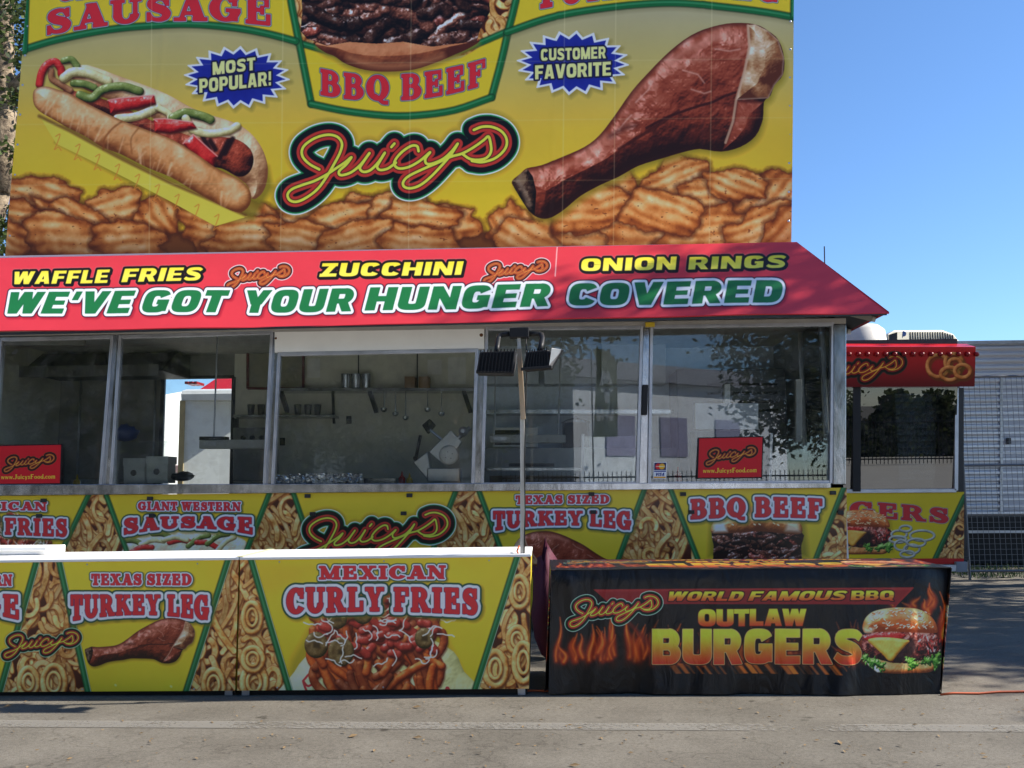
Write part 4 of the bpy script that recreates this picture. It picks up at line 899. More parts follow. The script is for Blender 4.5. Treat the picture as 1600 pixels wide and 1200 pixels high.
def glass_mat(name, tint=(.94, .965, .965), ior=1.6, rough=0.0, shine=.95):
    m = bpy.data.materials.new(name); m.use_nodes = True; n = m.node_tree; n.nodes.remove(n.nodes['Principled BSDF'])
    out = n.nodes['Material Output']; tr = n.nodes.new('ShaderNodeBsdfTransparent'); tr.inputs[0].default_value = (*tint, 1)
    gl = n.nodes.new('ShaderNodeBsdfGlossy'); gl.inputs['Roughness'].default_value = rough; gl.inputs['Color'].default_value = (shine, shine*1.02, shine*1.05, 1)
    fr = n.nodes.new('ShaderNodeFresnel'); fr.inputs[0].default_value = ior
    df = n.nodes.new('ShaderNodeBsdfDiffuse'); df.inputs[0].default_value = (.35, .36, .36, 1)
    tc = n.nodes.new('ShaderNodeTexCoord'); no = n.nodes.new('ShaderNodeTexNoise'); no.inputs['Scale'].default_value = 9; no.inputs['Detail'].default_value = 8
    n.links.new(tc.outputs['Object'], no.inputs['Vector'])
    mr = n.nodes.new('ShaderNodeMapRange'); mr.inputs['From Min'].default_value = .45; mr.inputs['From Max'].default_value = .8; mr.inputs['To Min'].default_value = .015; mr.inputs['To Max'].default_value = .1; n.links.new(no.outputs['Fac'], mr.inputs[0])
    m1 = n.nodes.new('ShaderNodeMixShader'); n.links.new(mr.outputs[0], m1.inputs[0]); n.links.new(tr.outputs[0], m1.inputs[1]); n.links.new(df.outputs[0], m1.inputs[2])
    m2 = n.nodes.new('ShaderNodeMixShader'); n.links.new(fr.outputs[0], m2.inputs[0]); n.links.new(m1.outputs[0], m2.inputs[1]); n.links.new(gl.outputs[0], m2.inputs[2]); n.links.new(m2.outputs[0], out.inputs[0])
    return m
ALU = mat('brushed_aluminium', (.46, .47, .5), .38, .75, .18, 5, .1, 60)
STEEL = mat('worn_stainless', (.42, .44, .47), .22, .95, .35, 9, .3, 14, stretch=(1, 1, .35))
DARK = mat('dark_steel', (.035, .036, .038), .45, .3, .3)
BLACK = mat('black_paint', (.011, .011, .012), .5, 0, .3, spec=.3)
WHITE = mat('white_enamel', (.82, .81, .77), .4, 0, .05, 3)
TOPW = mat('white_counter_top', (.86, .85, .82), .5, 0, .04, 5)
GREYW = mat('grey_wall_panel', (.72, .7, .58), .5, 0, .1, 2)
CEIL = mat('ceiling_panel', (.78, .78, .74), .6)
REDA = mat('red_awning_vinyl', (.55, .02, .035), .45, 0, .08, 4)
WOOD = mat('raw_timber', (.42, .31, .2), .7, 0, .2, 12, stretch=(1, 1, .1))
GLASS = glass_mat('window_glass')
RUST = mat('rust', (.12, .05, .02), .8)

# ---------------------------------------------------------------- ground
def asphalt():
    m = bpy.data.materials.new('sunworn_asphalt'); m.use_nodes = True; n = m.node_tree; b = n.nodes['Principled BSDF']; L = n.links.new
    tc = n.nodes.new('ShaderNodeTexCoord')
    def noise(sc, det=6, rough=.6):
        q = n.nodes.new('ShaderNodeTexNoise'); q.inputs['Scale'].default_value = sc; q.inputs['Detail'].default_value = det; q.inputs['Roughness'].default_value = rough; L(tc.outputs['Object'], q.inputs['Vector']); return q.outputs['Fac']
    def rampn(f, p0, c0, p1, c1):
        q = n.nodes.new('ShaderNodeValToRGB'); q.color_ramp.elements[0].position = p0; q.color_ramp.elements[0].color = (*c0, 1); q.color_ramp.elements[1].position = p1; q.color_ramp.elements[1].color = (*c1, 1); L(f, q.inputs[0]); return q.outputs[0]
    def mul(a, c, f=1):
        q = n.nodes.new('ShaderNodeMix'); q.data_type = 'RGBA'; q.blend_type = 'MULTIPLY'; q.inputs[0].default_value = f; L(a, q.inputs[6]); L(c, q.inputs[7]); return q.outputs[2]
    c = rampn(noise(.55, 5), .3, (.14, .126, .104), .72, (.185, .167, .14))
    c = mul(c, rampn(noise(320, 2, .7), .3, (.62, .62, .62), .68, (1.25, 1.24, 1.2)))
    c = mul(c, rampn(noise(30, 4, .7), .32, (.8, .8, .8), .6, (1.06, 1.06, 1.06)))
    c = mul(c, rampn(noise(4.3, 3, .5), .26, (.45, .44, .42), .31, (1, 1, 1)))
    vo = n.nodes.new('ShaderNodeTexVoronoi'); vo.inputs['Scale'].default_value = 1.7; vo.inputs['Randomness'].default_value = 1; L(tc.outputs['Object'], vo.inputs['Vector'])
    c = mul(c, rampn(vo.outputs['Distance'], .03, (.4, .39, .37), .055, (1, 1, 1)))
    v2 = n.nodes.new('ShaderNodeTexVoronoi'); v2.feature = 'DISTANCE_TO_EDGE'; v2.inputs['Scale'].default_value = .75
    dn = n.nodes.new('ShaderNodeTexNoise'); dn.inputs['Scale'].default_value = 3; dn.inputs['Detail'].default_value = 5; L(tc.outputs['Object'], dn.inputs['Vector'])
    ma = n.nodes.new('ShaderNodeMix'); ma.data_type = 'RGBA'; ma.blend_type = 'LINEAR_LIGHT'; ma.inputs[0].default_value = .35; L(tc.outputs['Object'], ma.inputs[6]); L(dn.outputs['Color'], ma.inputs[7]); L(ma.outputs[2], v2.inputs['Vector'])
    c = mul(c, rampn(v2.outputs['Distance'], .002, (.55, .54, .52), .007, (1, 1, 1)), .55)
    c = mul(c, rampn(noise(1.6, 4, .6), .35, (.84, .83, .82), .65, (1.1, 1.1, 1.1)))
    c = mul(c, rampn(noise(75, 3, .8), .36, (.7, .7, .7), .5, (1.03, 1.03, 1.03)))
    L(c, b.inputs['Base Color']); b.inputs['Roughness'].default_value = .85; b.inputs['Specular IOR Level'].default_value = .25
    bp = n.nodes.new('ShaderNodeBump'); bp.inputs['Strength'].default_value = .5; bp.inputs['Distance'].default_value = .006; L(noise(160, 4, .7), bp.inputs['Height']); L(bp.outputs[0], b.inputs['Normal'])
    return m
g = MB(); g.add([(-400, -300, 0), (400, -300, 0), (400, 900, 0), (-400, 900, 0)], [(0, 1, 2, 3)])
struct(g.build('ground', asphalt()))
g = MB(); g.add([(-60, -60, .004), (60, -60, .004), (60, 3.4, .004), (-60, 3.4, .004)], [(0, 1, 2, 3)]); struct(g.build('bounce_apron', mat('bounce_concrete', (.5, .475, .43), .8, 0, .06, 1.2, .2, 60)))  # unseen pale sheet behind the camera, added to bounce sun onto the shaded fronts
def worn_paint():
    m = bpy.data.materials.new('worn_road_paint'); m.use_nodes = True; n = m.node_tree; b = n.nodes['Principled BSDF']; L = n.links.new
    tc = n.nodes.new('ShaderNodeTexCoord'); no = n.nodes.new('ShaderNodeTexNoise'); no.inputs['Scale'].default_value = 34; no.inputs['Detail'].default_value = 9; no.inputs['Roughness'].default_value = .72; L(tc.outputs['Object'], no.inputs['Vector'])
    n3 = n.nodes.new('ShaderNodeTexNoise'); n3.inputs['Scale'].default_value = 1.1; n3.inputs['Detail'].default_value = 2; L(tc.outputs['Object'], n3.inputs['Vector'])
    ad = n.nodes.new('ShaderNodeMath'); ad.operation = 'ADD'; L(no.outputs['Fac'], ad.inputs[0]); L(n3.outputs['Fac'], ad.inputs[1])
    rp = n.nodes.new('ShaderNodeValToRGB'); rp.color_ramp.elements[0].position = .84; rp.color_ramp.elements[1].position = 1.04
    dv = n.nodes.new('ShaderNodeMath'); dv.operation = 'MULTIPLY'; dv.inputs[1].default_value = .98; L(ad.outputs[0], dv.inputs[0]); L(dv.outputs[0], rp.inputs[0])
    b.inputs['Base Color'].default_value = (.25, .232, .2, 1); b.inputs['Roughness'].default_value = .85
    fa = n.nodes.new('ShaderNodeMath'); fa.operation = 'MULTIPLY'; fa.inputs[1].default_value = .62; L(rp.outputs[0], fa.inputs[0]); L(fa.outputs[0], b.inputs['Alpha']); return m
s0, s1 = gat(-300, 1130), gat(1900, 1140.5); dv = Vector((0, .075, 0))
st = MB(); K = 60
for i in range(K):
    a, b_ = s0.lerp(s1, i/K), s0.lerp(s1, (i+1)/K)
    st.add([a-dv+Vector((0, 0, .004)), b_-dv+Vector((0, 0, .004)), b_+dv+Vector((0, 0, .004)), a+dv+Vector((0, 0, .004))], [(0, 1, 2, 3)])
struct(st.build('road_marking', worn_paint()))

# ---------------------------------------------------------------- the trailer kitchen
DF = 8.9; DB = 11.35
G_BOARD, G_AWN, G_STRIP, G_COUNT, G_COVER = 1.75, .98, 1.75, 1.75, 2.1
tc0 = at(0, 1085, DF); xr = at(1322, 640, DF).x; xl = at(-110, 640, DF).x
zs = at(700, 766, DF).z; zh = at(700, 512, DF).z
truck = thing('concession_trailer', (-1.5, 10, 0), 'long food trailer with sliding windows, red awning and yellow menu panels below', 'food trailer')
PS = paint_strip(); MS = print_mat('menu_strip_print', PS, G_STRIP, .3, .4)
cs = [(-105, 775.8), (1323, 762), (1323, 958), (-105, 958)]
strip = printed('menu_panel', PS, MS, [at(x, y, DF) for x, y in cs], cs, truck, 40, 6, .02)
for x, y in ((235, 779), (69, 782), (62, 806), (238, 806), (481, 775), (640, 774), (489, 803), (631, 802), (924, 772), (927, 800), (1067, 772), (1301, 770), (1080, 800), (1313, 801)):
    q = at(x, y, DF); MB().box(q.x-.028, q.x+.028, DF-.02, DF-.0005, q.z-.018, q.z+.018).build('latch', DARK, strip, .003)
# corner flashing and rub rail
b = MB(); b.slab([at(-108, 757.5, DF-.035), at(1298, 754, DF-.035), at(1298, 762.5, DF-.035), at(-108, 775, DF-.035)], .05); b.build('sill', STEEL, truck, .004)
b = MB(); b.slab([at(1302.5, 506, DF-.03), at(1322.5, 507, DF-.03), at(1322, 757, DF-.03), at(1302, 757, DF-.03)], .14); b.build('corner_post', STEEL, truck, .006)
# header trim under the awning
b = MB(); b.slab([at(-108, 519, DF-.02), at(1322, 497, DF-.02), at(1322, 505.5, DF-.02), at(-108, 526.5, DF-.02)], .05); b.build('header_trim', mat('grey_trim', (.36, .34, .31), .5), truck, .003)
# posts between the bays: (top x, top y, bottom x, bottom y) of the left and right edge
posts = [((177.5, 522), (187.5, 522), (160.5, 764), (171, 764)), ((427.5, 516), (435, 516), (415.5, 762), (424.5, 762)), ((747, 512), (759, 512), (740.5, 761), (751.5, 761)), ((1005.5, 508), (1015.5, 508), (998.5, 759), (1011.5, 759))]
for a, b_, c, d in posts:
    m = MB(); m.slab([at(*a, DF+.02), at(*b_, DF+.02), at(*d, DF+.02), at(*c, DF+.02)], .06); m.build('post', STEEL, truck, .004)
# white blind board over the middle bay
m = MB(); m.slab([at(429, 515, DF-.012), at(757, 509, DF-.012), at(757, 545, DF-.012), at(429, 551, DF-.012)], .03); hb = m.build('header_board', WHITE, truck, .003)
for x, y, r in ((431, 528.5, .012), (752, 523.5, .018)):
    q = at(x, y, DF-.012); MB().lathe(q+Vector((0, -.004, 0)), (0, 1, 0), [(0, r*.7), (.003, r)], 9).build('screw', RUST, hb)
# windows: frame corners in the photograph; each bay has a frame, a pane and some a low sliding pane
def window(tl, tr, br, bl, low=None, wf=4.6, top=True):
    c = [at(*q, DF) for q in (tl, tr, br, bl)]; s = wf/163.
    f = MB(); f.bar(c[0], c[3], s, .045); f.bar(c[1], c[2], s, .045)
    dx = Vector((s*.5, 0, 0)); f.bar(c[3]+dx+Vector((0, 0, s*.5)), c[2]-dx+Vector((0, 0, s*.5)), s*1.15, .04)
    if top: f.bar(c[0]+dx-Vector((0, 0, s*.6)), c[1]-dx-Vector((0, 0, s*.6)), s*1.3, .04)
    fr = f.build('window', ALU, truck, .003)
    q = [p+Vector((0, .012, 0)) for p in c]; MB().slab([q[0], q[1], q[2], q[3]], .005).build('pane', GLASS, fr)
    if low:
        (x0, x1, y0, y1) = low; d = DF+.035
        q = [at(x0, y0, d), at(x1, y0-1, d), at(x1, y1, d), at(x0, y1, d)]; MB().slab(q, .005).build('sliding_pane', GLASS, fr)
        MB().bar(at(x0-1, y0-4, d), at(x0-3, y1, d), .028, .03).build('pane_rail', ALU, fr, .003)
    return fr
window((-92, 532), (1, 529), (-16, 771), (-106, 774))
window((3, 528), (176.5, 524), (157.5, 766), (-14, 771))
window((189, 524), (425.5, 517), (413.5, 762.5), (174, 766), (181, 262, 690, 760))
window((437, 551), (745, 545), (738.5, 759.5), (426.5, 762))
window((761, 511), (1002.5, 509), (995.5, 757.5), (753.5, 759), (912, 996, 682, 756))
window((1018, 508), (1300.5, 504), (1297.5, 755.5), (1014, 758), (1206, 1296, 681, 756))
m = MB(); m.slab([at(1004, 601, DF-.03), at(1013, 601, DF-.03), at(1011.5, 648, DF-.03), at(1002.5, 648, DF-.03)], .02); m.build('door_pull', BLACK, truck, .003)
q = at(1018, 507, DF-.06); MB().box(q.x-.06, q.x+.03, q.y-.02, q.y+.03, q.z-.025, q.z+.02).build('clip', mat('yellow_plastic', (.7, .5, .03), .4), truck, .006)
# shell: floor, ceiling, back wall with its door hole, ends
zf = .62; zt = at(700, 500, DF).z+.05
b = MB(); b.box(xl, xr, DF+.06, DB, zf-.1, zf); b.build('floor', mat('quarry_tile', (.3, .26, .22), .5), truck)
b = MB(); b.box(xl, xr, DF+.09, DB+.05, zt, zt+.05); b.build('ceiling', CEIL, truck)
dl, dr, dt = at(255, 640, DB).x, at(365, 640, DB).x, at(300, 590, DB).z
xm = at(752, 640, DB).x
b = MB(); b.box(dr, xm, DB, DB+.05, zf, zt); b.build('back_wall', GREYW, truck)
b = MB(); b.box(xm, xr, DB, DB+.05, zf, zt); b.build('back_wall', mat('blue_reflection_wall', (.62, .72, .84), .5, 0, .08, 2), truck)  # blue put into the wall colour for the reflection in the right bays
b = MB(); b.box(xl, dl, DB, DB+.05, zf, zt).box(dl, dr, DB, DB+.05, dt, zt); b.build('back_wall', mat('dark_wall', (.24, .235, .21), .5, 0, .3, 2), truck)  # darker tone for the left wall and above the doorway
b = MB(); b.bar((dl, DB-.02, zf), (dl, DB-.02, dt), .05, .04); b.bar((dr, DB-.02, zf), (dr, DB-.02, dt), .04, .03); b.bar((dl, DB-.02, dt), (dr, DB-.02, dt), .04, .03); b.build('door_frame', DARK, truck)
b = MB(); b.box(xl-.05, xl, DF+.06, DB, zf, zt); b.build('end_wall', GREYW, truck)
ze = zs-.02
b = MB(); b.box(xr-.05, xr-.002, DF+.12, DB, .45, ze); b.build('end_wall', WHITE, truck)
b = MB(); b.box(xr-.05, xr, DF+1.35, DB, ze+.002, zt).box(xr-.045, xr-.005, DF+.55, DF+.6, ze, zt); b.build('end_frame', ALU, truck)
b = MB(); b.box(xr-.028, xr-.022, DF+.12, DF+1.35, ze, zt); b.build('end_pane', GLASS, truck)
# inside worktop along the windows
b = MB(); b.box(xl, xr-.06, DF+.07, DF+.62, zs-.06, zs-.025); b.build('worktop', STEEL, truck, .004)
b = MB(); b.box(xl, xr-.06, DF+.1, DF+.6, zf, zs-.061); b.build('cabinet', DARK, truck)
# underside and wheels, mostly hidden behind the counters
b = MB(); b.box(xl, xr-.03, DF+.08, DB, .32, zf-.102); b.build('chassis', BLACK, truck)
# awning: front slope, hip end, soffit
DA = DF-.45; DT = 9.28; DP = 10.3
PA = paint_awning(); MA = print_mat('awning_print', PA, G_AWN, .42, .3, .05)
ca = [(-68, 404.5), (1245, 378), (1390, 487.7), (-68, 520.5)]
A3 = [at(*ca[0], DT), at(*ca[1], DT), at(*ca[2], DA), at(*ca[3], DA)]
printed('awning', PA, MA, A3, ca, truck, 60, 6, .012, lambda u, v: .012*math.sin(u*9+1)*v+.006*math.sin(u*31)*v)
hipz0, hipz1 = A3[2].z, A3[1].z
run = 1.0
hb0 = Vector((A3[2].x, DB+.3, hipz0)); hb1 = Vector((A3[1].x, DB-.5, hipz1))
b = MB(); b.add([A3[2], hb0, hb1, A3[1]], [(0, 1, 2, 3)]); b.add([A3[2]-Vector((.02, 0, .012)), hb0-Vector((.02, 0, .012)), hb1-Vector((.02, 0, .012)), A3[1]-Vector((.02, 0, .012))], [(3, 2, 1, 0)]); b.build('awning_end', REDA, truck)
b = MB(); b.slab([A3[3]+Vector((0, .012, -.004)), A3[2]+Vector((-.02, .012, -.004)), A3[2]+Vector((-.02, .012, -.024)), A3[3]+Vector((0, .012, -.024))], .02); b.build('awning_edge', DARK, truck)
b = MB()
b.hexa([A3[3]+Vector((0, .035, .0)), A3[2]+Vector((-.06, .035, .0)), (xr+.01, DF-.03, zt+.03), (A3[3].x, DF-.03, zt+.03)], [A3[3]+Vector((0, .035, .015)), A3[2]+Vector((-.06, .035, .015)), (xr+.01, DF-.03, zt+.045), (A3[3].x, DF-.03, zt+.045)])
b.build('soffit', mat('soffit_board', (.3, .29, .27), .6), truck)
b = MB(); b.add([A3[2]+Vector((-.04, .03, .0)), hb0+Vector((-.04, 0, 0)), (xr+.01, DB+.3, zt+.03), (xr+.01, DF-.03, zt+.03)], [(0, 1, 2, 3)])
b.add([A3[2]+Vector((-.04, .03, .012)), hb0+Vector((-.04, 0, .012)), (xr+.01, DB+.3, zt+.042), (xr+.01, DF-.03, zt+.042)], [(3, 2, 1, 0)]); b.build('soffit', DARK, truck)
for k in range(3):
    p0 = A3[2].lerp(hb0, .08+.22*k); b = MB(); b.bar(p0+Vector((-.05, 0, -.02)), (xr+.02, DF+.1+.7*k, zt+.0), .05, .05, (0, 0, 1)); b.build('rafter', mat('grey_trim', (.36, .34, .31)), truck)
b = MB(); b.box(xl, A3[1].x, DT+.05, DB, hipz1-.02, hipz1+.01); b.build('roof', WHITE, truck)
q = at(1288, 415, 9.6); MB().tube([q-Vector((0, 0, .15)), at(1288, 385, 9.6)], .006, 6).build('aerial', DARK, truck)

# ---------------------------------------------------------------- billboard on the roof
bd = thing('billboard', (-1.5, DP+.05, hipz1), 'huge yellow banner board above the red awning picturing a sausage bun and turkey leg', 'billboard')
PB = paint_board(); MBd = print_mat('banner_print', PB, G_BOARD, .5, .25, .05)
def folds(u, v):
    x = u; r = 0
    for c, wd, h in ((.187, .003, .011), (.345, .0025, .003), (.505, .003, .003), (.62, .002, .003), (.7, .0025, .009), (.79, .002, .003), (.886, .003, .008)):
        c2 = c-.004*v; t = (x-c2)/wd
        if abs(t) < 2.5: r += h*math.exp(-t*t)*(.4+.6*abs(math.sin(v*7+c*40)))
    for c, h in ((.42, .004), (.6, .003), (.8, .004)):
        t = (v-c)/.008
        if abs(t) < 2.5: r += h*math.exp(-t*t)
    return r+.006*math.sin(u*7+v*3)+.004*math.sin(v*9+u*2)+.003*math.sin(u*41)*math.sin(v*13+u*5)
B3 = [at(52, -118, DP), at(1241.5, -118, DP), at(1236.5, 402, DP), at(6, 428, DP)]
cb = [(52, -118), (1241.5, -118), (1236.5, 402), (6, 428)]
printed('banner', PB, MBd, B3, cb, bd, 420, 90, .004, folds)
b = MB(); b.slab([p+Vector((0, .03, 0)) for p in B3], .03); b.build('backing_board', mat('plywood', (.3, .24, .16), .7), bd)
for u in (.02, .35, .65, .98):
    p = B3[3].lerp(B3[2], u); t = B3[0].lerp(B3[1], u); b = MB(); b.bar(p+Vector((0, .1, -.2)), t+Vector((0, .1, 0)), .06, .06); b.build('upright', DARK, bd)
# ---------------------------------------------------------------- inside the kitchen
def thing_mesh(b, name, m, label, cat, group=None, bevel=.003, smooth=False):
    return tag(b.build(name, m, None, bevel, smooth), label, cat, group)
def pt(px, py, D): return at(px, py, D)
def rect(px0, py0, px1, py1, D, d):
    b = MB(); b.slab([at(px0, py0, D), at(px1, py0, D), at(px1, py1, D), at(px0, py1, D)], d); return b
# range hood with its fascia, dark, at the left
h = thing('range_hood', at(90, 540, DB-.5), 'dark steel range hood hanging under the ceiling at the kitchen left end', 'range hood')
b = MB(); p0, p1 = at(-20, 522, DB-.75), at(262, 520, DB-.75); z1 = at(0, 585, DB-.75).z
b.hexa([(p0.x, DB-.9, z1), (p1.x, DB-.9, z1), (p1.x, DB-.02, z1), (p0.x, DB-.02, z1)], [(p0.x, DB-.45, zt-.03), (p1.x, DB-.45, zt-.03), (p1.x, DB-.02, zt-.03), (p0.x, DB-.02, zt-.03)]); b.build('canopy', DARK, h, .005)
b = MB(); b.box(p0.x, p1.x-.02, DB-.93, DB-.905, z1-.06, z1+.07); b.build('fascia', mat('hood_fascia', (.13, .13, .12), .35, .6), h, .004)
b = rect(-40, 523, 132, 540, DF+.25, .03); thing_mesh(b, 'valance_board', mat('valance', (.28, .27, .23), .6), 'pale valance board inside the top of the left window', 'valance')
# cooking range, fryers below the hood
r = thing('fryer_bank', at(60, 760, DB-.4), 'row of dark deep fryers along the left back wall', 'fryer')
for i in range(3):
    x0 = at(6+78*i, 700, DB-.5).x; b = MB(); b.box(x0, x0+.5, DB-.75, DB-.1, zf, 1.25+.03*(i % 2)); b.box(x0+.02, x0+.48, DB-.12, DB-.06, 1.25, 1.5); o = b.build('fryer', DARK if i != 1 else STEEL, r, .01)
    MB().tube([(x0+.1, DB-.78, 1.1), (x0+.4, DB-.78, 1.1)], .012, 8).build('handle', STEEL, o)
for x in (126, 243):
    b = MB(); p = at(x, 600, DB-.05); b.tube([(p.x, DB-.05, 1.2), (p.x, DB-.05, zt-.1)], .012, 8); thing_mesh(b, 'wall_pipe', ALU, 'thin grey pipe running up the dark back wall' + (' beside the doorway' if x > 200 else ' behind the fryers'), 'pipe', None, 0, True)
# bags and boxes
def lump(name, c, sx, sy, sz, m, label, cat, seed, n=14):
    rnd = random.Random(seed); b = MB(); ring = []
    for j in range(n//2+1):
        a = math.pi*j/(n//2)
        for k in range(n):
            t = 2*math.pi*k/n; f = 1+rnd.uniform(-.16, .16)
            b.v.append((c[0]+sx*math.sin(a)*math.cos(t)*f, c[1]+sy*math.sin(a)*math.sin(t)*f, c[2]+sz*(1-math.cos(a))*f))
    for j in range(n//2):
        for k in range(n): b.f.append((j*n+k, j*n+(k+1) % n, (j+1)*n+(k+1) % n, (j+1)*n+k))
    return thing_mesh(b, name, m, label, cat, None, 0, True)
q = at(196, 690, DF+.75); lump('bag', q, .13, .1, .085, mat('blue_cloth', (.02, .05, .2), .6), 'crumpled blue bag behind the two paper boxes', 'bag', 3)
q = at(285, 752, DF+.3); lump('cloth', q, .12, .08, .045, BLACK, 'dark bunched cloth on the sill below the open doorway', 'cloth', 5)
PAPB = mat('white_box_card', (.84, .82, .78), .7)
for i, (a, b_, c, d) in enumerate(((193, 716, 226, 756), (229, 713, 262, 755))):
    t = thing('carton', at((a+c)/2, d, DF+.25), 'white carton with a dark round mark, '+('nearer the window post' if i == 0 else 'nearer the doorway'), 'carton')
    b = rect(a, b_+12, c, d, DF+.2, .2); b.build('box', PAPB, t, .003); b = rect(a-1, b_, c+1, b_+12, DF+.19, .22); b.build('lid', PAPB, t, .003)
    q = at((a+c)/2-1, (b_+d)/2+3, DF+.199); MB().lathe(q, (0, -1, 0), [(0, .032), (.002, .03)], 10).build('mark', BLACK, t)
# serving shelf lights hung from rods
def hung_light(x0, x1, y0, y1, rods, D, label):
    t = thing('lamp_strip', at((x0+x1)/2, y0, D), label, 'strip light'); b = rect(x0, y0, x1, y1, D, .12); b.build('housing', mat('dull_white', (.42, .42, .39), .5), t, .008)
    for (xa, ya, xb) in rods: MB().tube([at(xa, ya, D+.05), at(xb, y0, D+.05)], .009, 8).build('rod', ALU, t)
    MB().slab([at(x0+6, y0+3, D-.006), at(x0+26, y0+3, D-.006), at(x0+26, y1-4, D-.006), at(x0+6, y1-4, D-.006)], .004).build('label_plate', ALU, t)
    return t
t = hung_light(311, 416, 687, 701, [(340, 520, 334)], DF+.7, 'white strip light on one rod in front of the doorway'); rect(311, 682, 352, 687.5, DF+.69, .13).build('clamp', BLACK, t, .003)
hung_light(765, 884, 679, 692, [(776, 528, 772), (877, 528, 872)], DF+.7, 'white strip light hung on two rods behind the floodlights')
# menu frame, shelves, cups
t = thing('framed_board', at(430, 575, DB-.05), 'blank cream board in a thin dark red frame on the back wall', 'board')
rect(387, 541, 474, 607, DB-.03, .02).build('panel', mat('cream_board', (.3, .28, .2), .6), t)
b = MB(); c = [at(387, 541, DB-.045), at(474, 541, DB-.045), at(474, 607, DB-.045), at(387, 607, DB-.045)]
for i in range(4): b.bar(c[i], c[(i+1) % 4], .03, .02)
b.build('frame', mat('dark_red', (.12, .012, .012), .5), t)
t = thing('wall_shelf', at(560, 610, DB-.2), 'long steel shelf along the upper back wall on dark brackets', 'shelf')
rect(435, 606, 745, 611, DB-.32, .3).build('board', STEEL, t, .003)
for x in (439, 578, 725): MB().bar(at(x, 612, DB-.3), at(x+10, 643, DB-.02), .05, .05).build('bracket', DARK, t)
for x in (560, 652): b = rect(x-1, 552, x+1, 606, DB-.012, .01); b.build('wall_seam', DARK, truck)
t = thing('cup_shelf', at(445, 650, DB-.2), 'low steel shelf holding a row of dark cups', 'shelf')
rect(364, 648, 522, 652, DB-.3, .28).build('board', STEEL, t, .002); MB().bar(at(520, 614, DB-.02), at(522, 662, DB-.02), .03, .03).build('upright', DARK, t); rect(366, 654, 372, 700, DB-.04, .03).build('upright', DARK, t)
for i, x in enumerate((392, 408, 465, 481, 496)):
    q = at(x, 648, DB-.18); b = MB(); b.lathe(q, (0, 0, 1), [(0, .035), (.12, .045), (.125, .04)], 14)
    thing_mesh(b, 'cup', mat('smoked_cup', (.05, .045, .04), .4), 'dark cup standing on the low steel shelf', 'cup', 'cups on the low shelf', 0)
for x, y in ((545, 656), (441, 690)): thing_mesh(rect(x-4, y-6, x+4, y+6, DB-.02, .015), 'wall_socket', BLACK, 'black socket on the back wall '+('under the long shelf' if x > 500 else 'below the cup shelf'), 'socket')
# oven behind window with control strip
t = thing('warmer', at(390, 760, DF+1.2), 'grey food warmer with black knobs left of the middle window', 'food warmer'); rect(364, 668, 420, 752, DF+1.6, .4).build('body', mat('warmer_grey', (.2, .2, .18), .4, .5), t, .01)
for k in range(3): q = at(380+14*k, 684, DF+1.6); MB().lathe(q, (0, -1, 0), [(0, .03), (.03, .022)], 12).build('knob', BLACK, t)
# meat slicer
D = DF+.35
t = thing('meat_slicer', at(690, 754, D), 'steel meat slicer with round blade cover in the middle window', 'slicer')
LST = mat('cast_aluminium', (.5, .51, .52), .35, .7, .1)
rect(667, 731, 718, 753, D, .3).build('base', LST, t, .012)
b = MB(); b.slab([at(645, 722, D+.02), at(668, 705, D+.02), at(672, 731, D+.02), at(669, 752, D+.02), ], .22); b.build('motor_housing', LST, t, .01)
b = MB(); b.slab([at(670, 706, D-.02), at(704, 672, D-.02), at(722, 690, D-.02), at(696, 728, D-.02)], .03); b.build('gauge_plate', LST, t, .006)
q = at(701.5, 711, D-.03); b = MB(); b.lathe(q, (0, -1, 0), [(0, .098), (.02, .094), (.034, .075), (.038, .02)], 32); o = b.build('blade_cover', WHITE, t, 0, True)
for dx, dy in ((-5, 4), (-2, -5), (3, 5), (5, -2)): MB().lathe(at(701.5+dx, 711+dy, D-.066), (0, -1, 0), [(0, .005), (.003, .004)], 8).build('screw', BLACK, o)
MB().tube([at(712, 688, D), at(735, 668, D)], .022, 10).build('slide_rod', ALU, t); MB().lathe(at(724, 674, D-.03), (0, -1, 0), [(0, .05), (.04, .045), (.06, .02)], 16).build('sharpener', ALU, t)
b = MB(); b.slab([at(659, 664, D), at(671, 654, D), at(680, 664, D), at(668, 678, D)], .1); b.build('pusher_handle', BLACK, t, .01)
MB().tube([at(672, 672, D), at(708, 702, D)], .014, 8).build('slide_rod', ALU, t); MB().tube([at(650, 715, D-.05), at(657, 680, D-.05)], .016, 8).build('arm', DARK, t); MB().lathe(at(649, 716, D-.06), (0, -1, 0), [(0, .025), (.03, .02)], 10).build('knob', BLACK, t)
# foil trays, monitor, small things
b = MB(); rnd = random.Random(2); nx, ny = 46, 8; P = [at(431, 741, DF+.1), at(566, 739, DF+.1), at(568, 755, DF+.08), at(430, 756, DF+.08)]
for j in range(ny+1):
    for i in range(nx+1):
        u, v = i/nx, j/ny; p = (P[0]*(1-u)+P[1]*u)*(1-v)+(P[3]*(1-u)+P[2]*u)*v; b.v.append((p.x, p.y+rnd.uniform(-.018, .018), p.z+rnd.uniform(-.006, .006)))
n0 = len(b.v)
for j in range(ny):
    for i in range(nx): b.f.append((j*(nx+1)+i, j*(nx+1)+i+1, (j+1)*(nx+1)+i+1, (j+1)*(nx+1)+i))
b.add([P[0], P[1], P[1]+Vector((0, .3, 0)), P[0]+Vector((0, .3, 0))], [(0, 1, 2, 3)])
thing_mesh(b, 'foil_tray', mat('crinkled_foil', (.7, .72, .75), .25, .9, .1), 'long tray wrapped in crinkled foil behind the middle window', 'tray', None, 0)
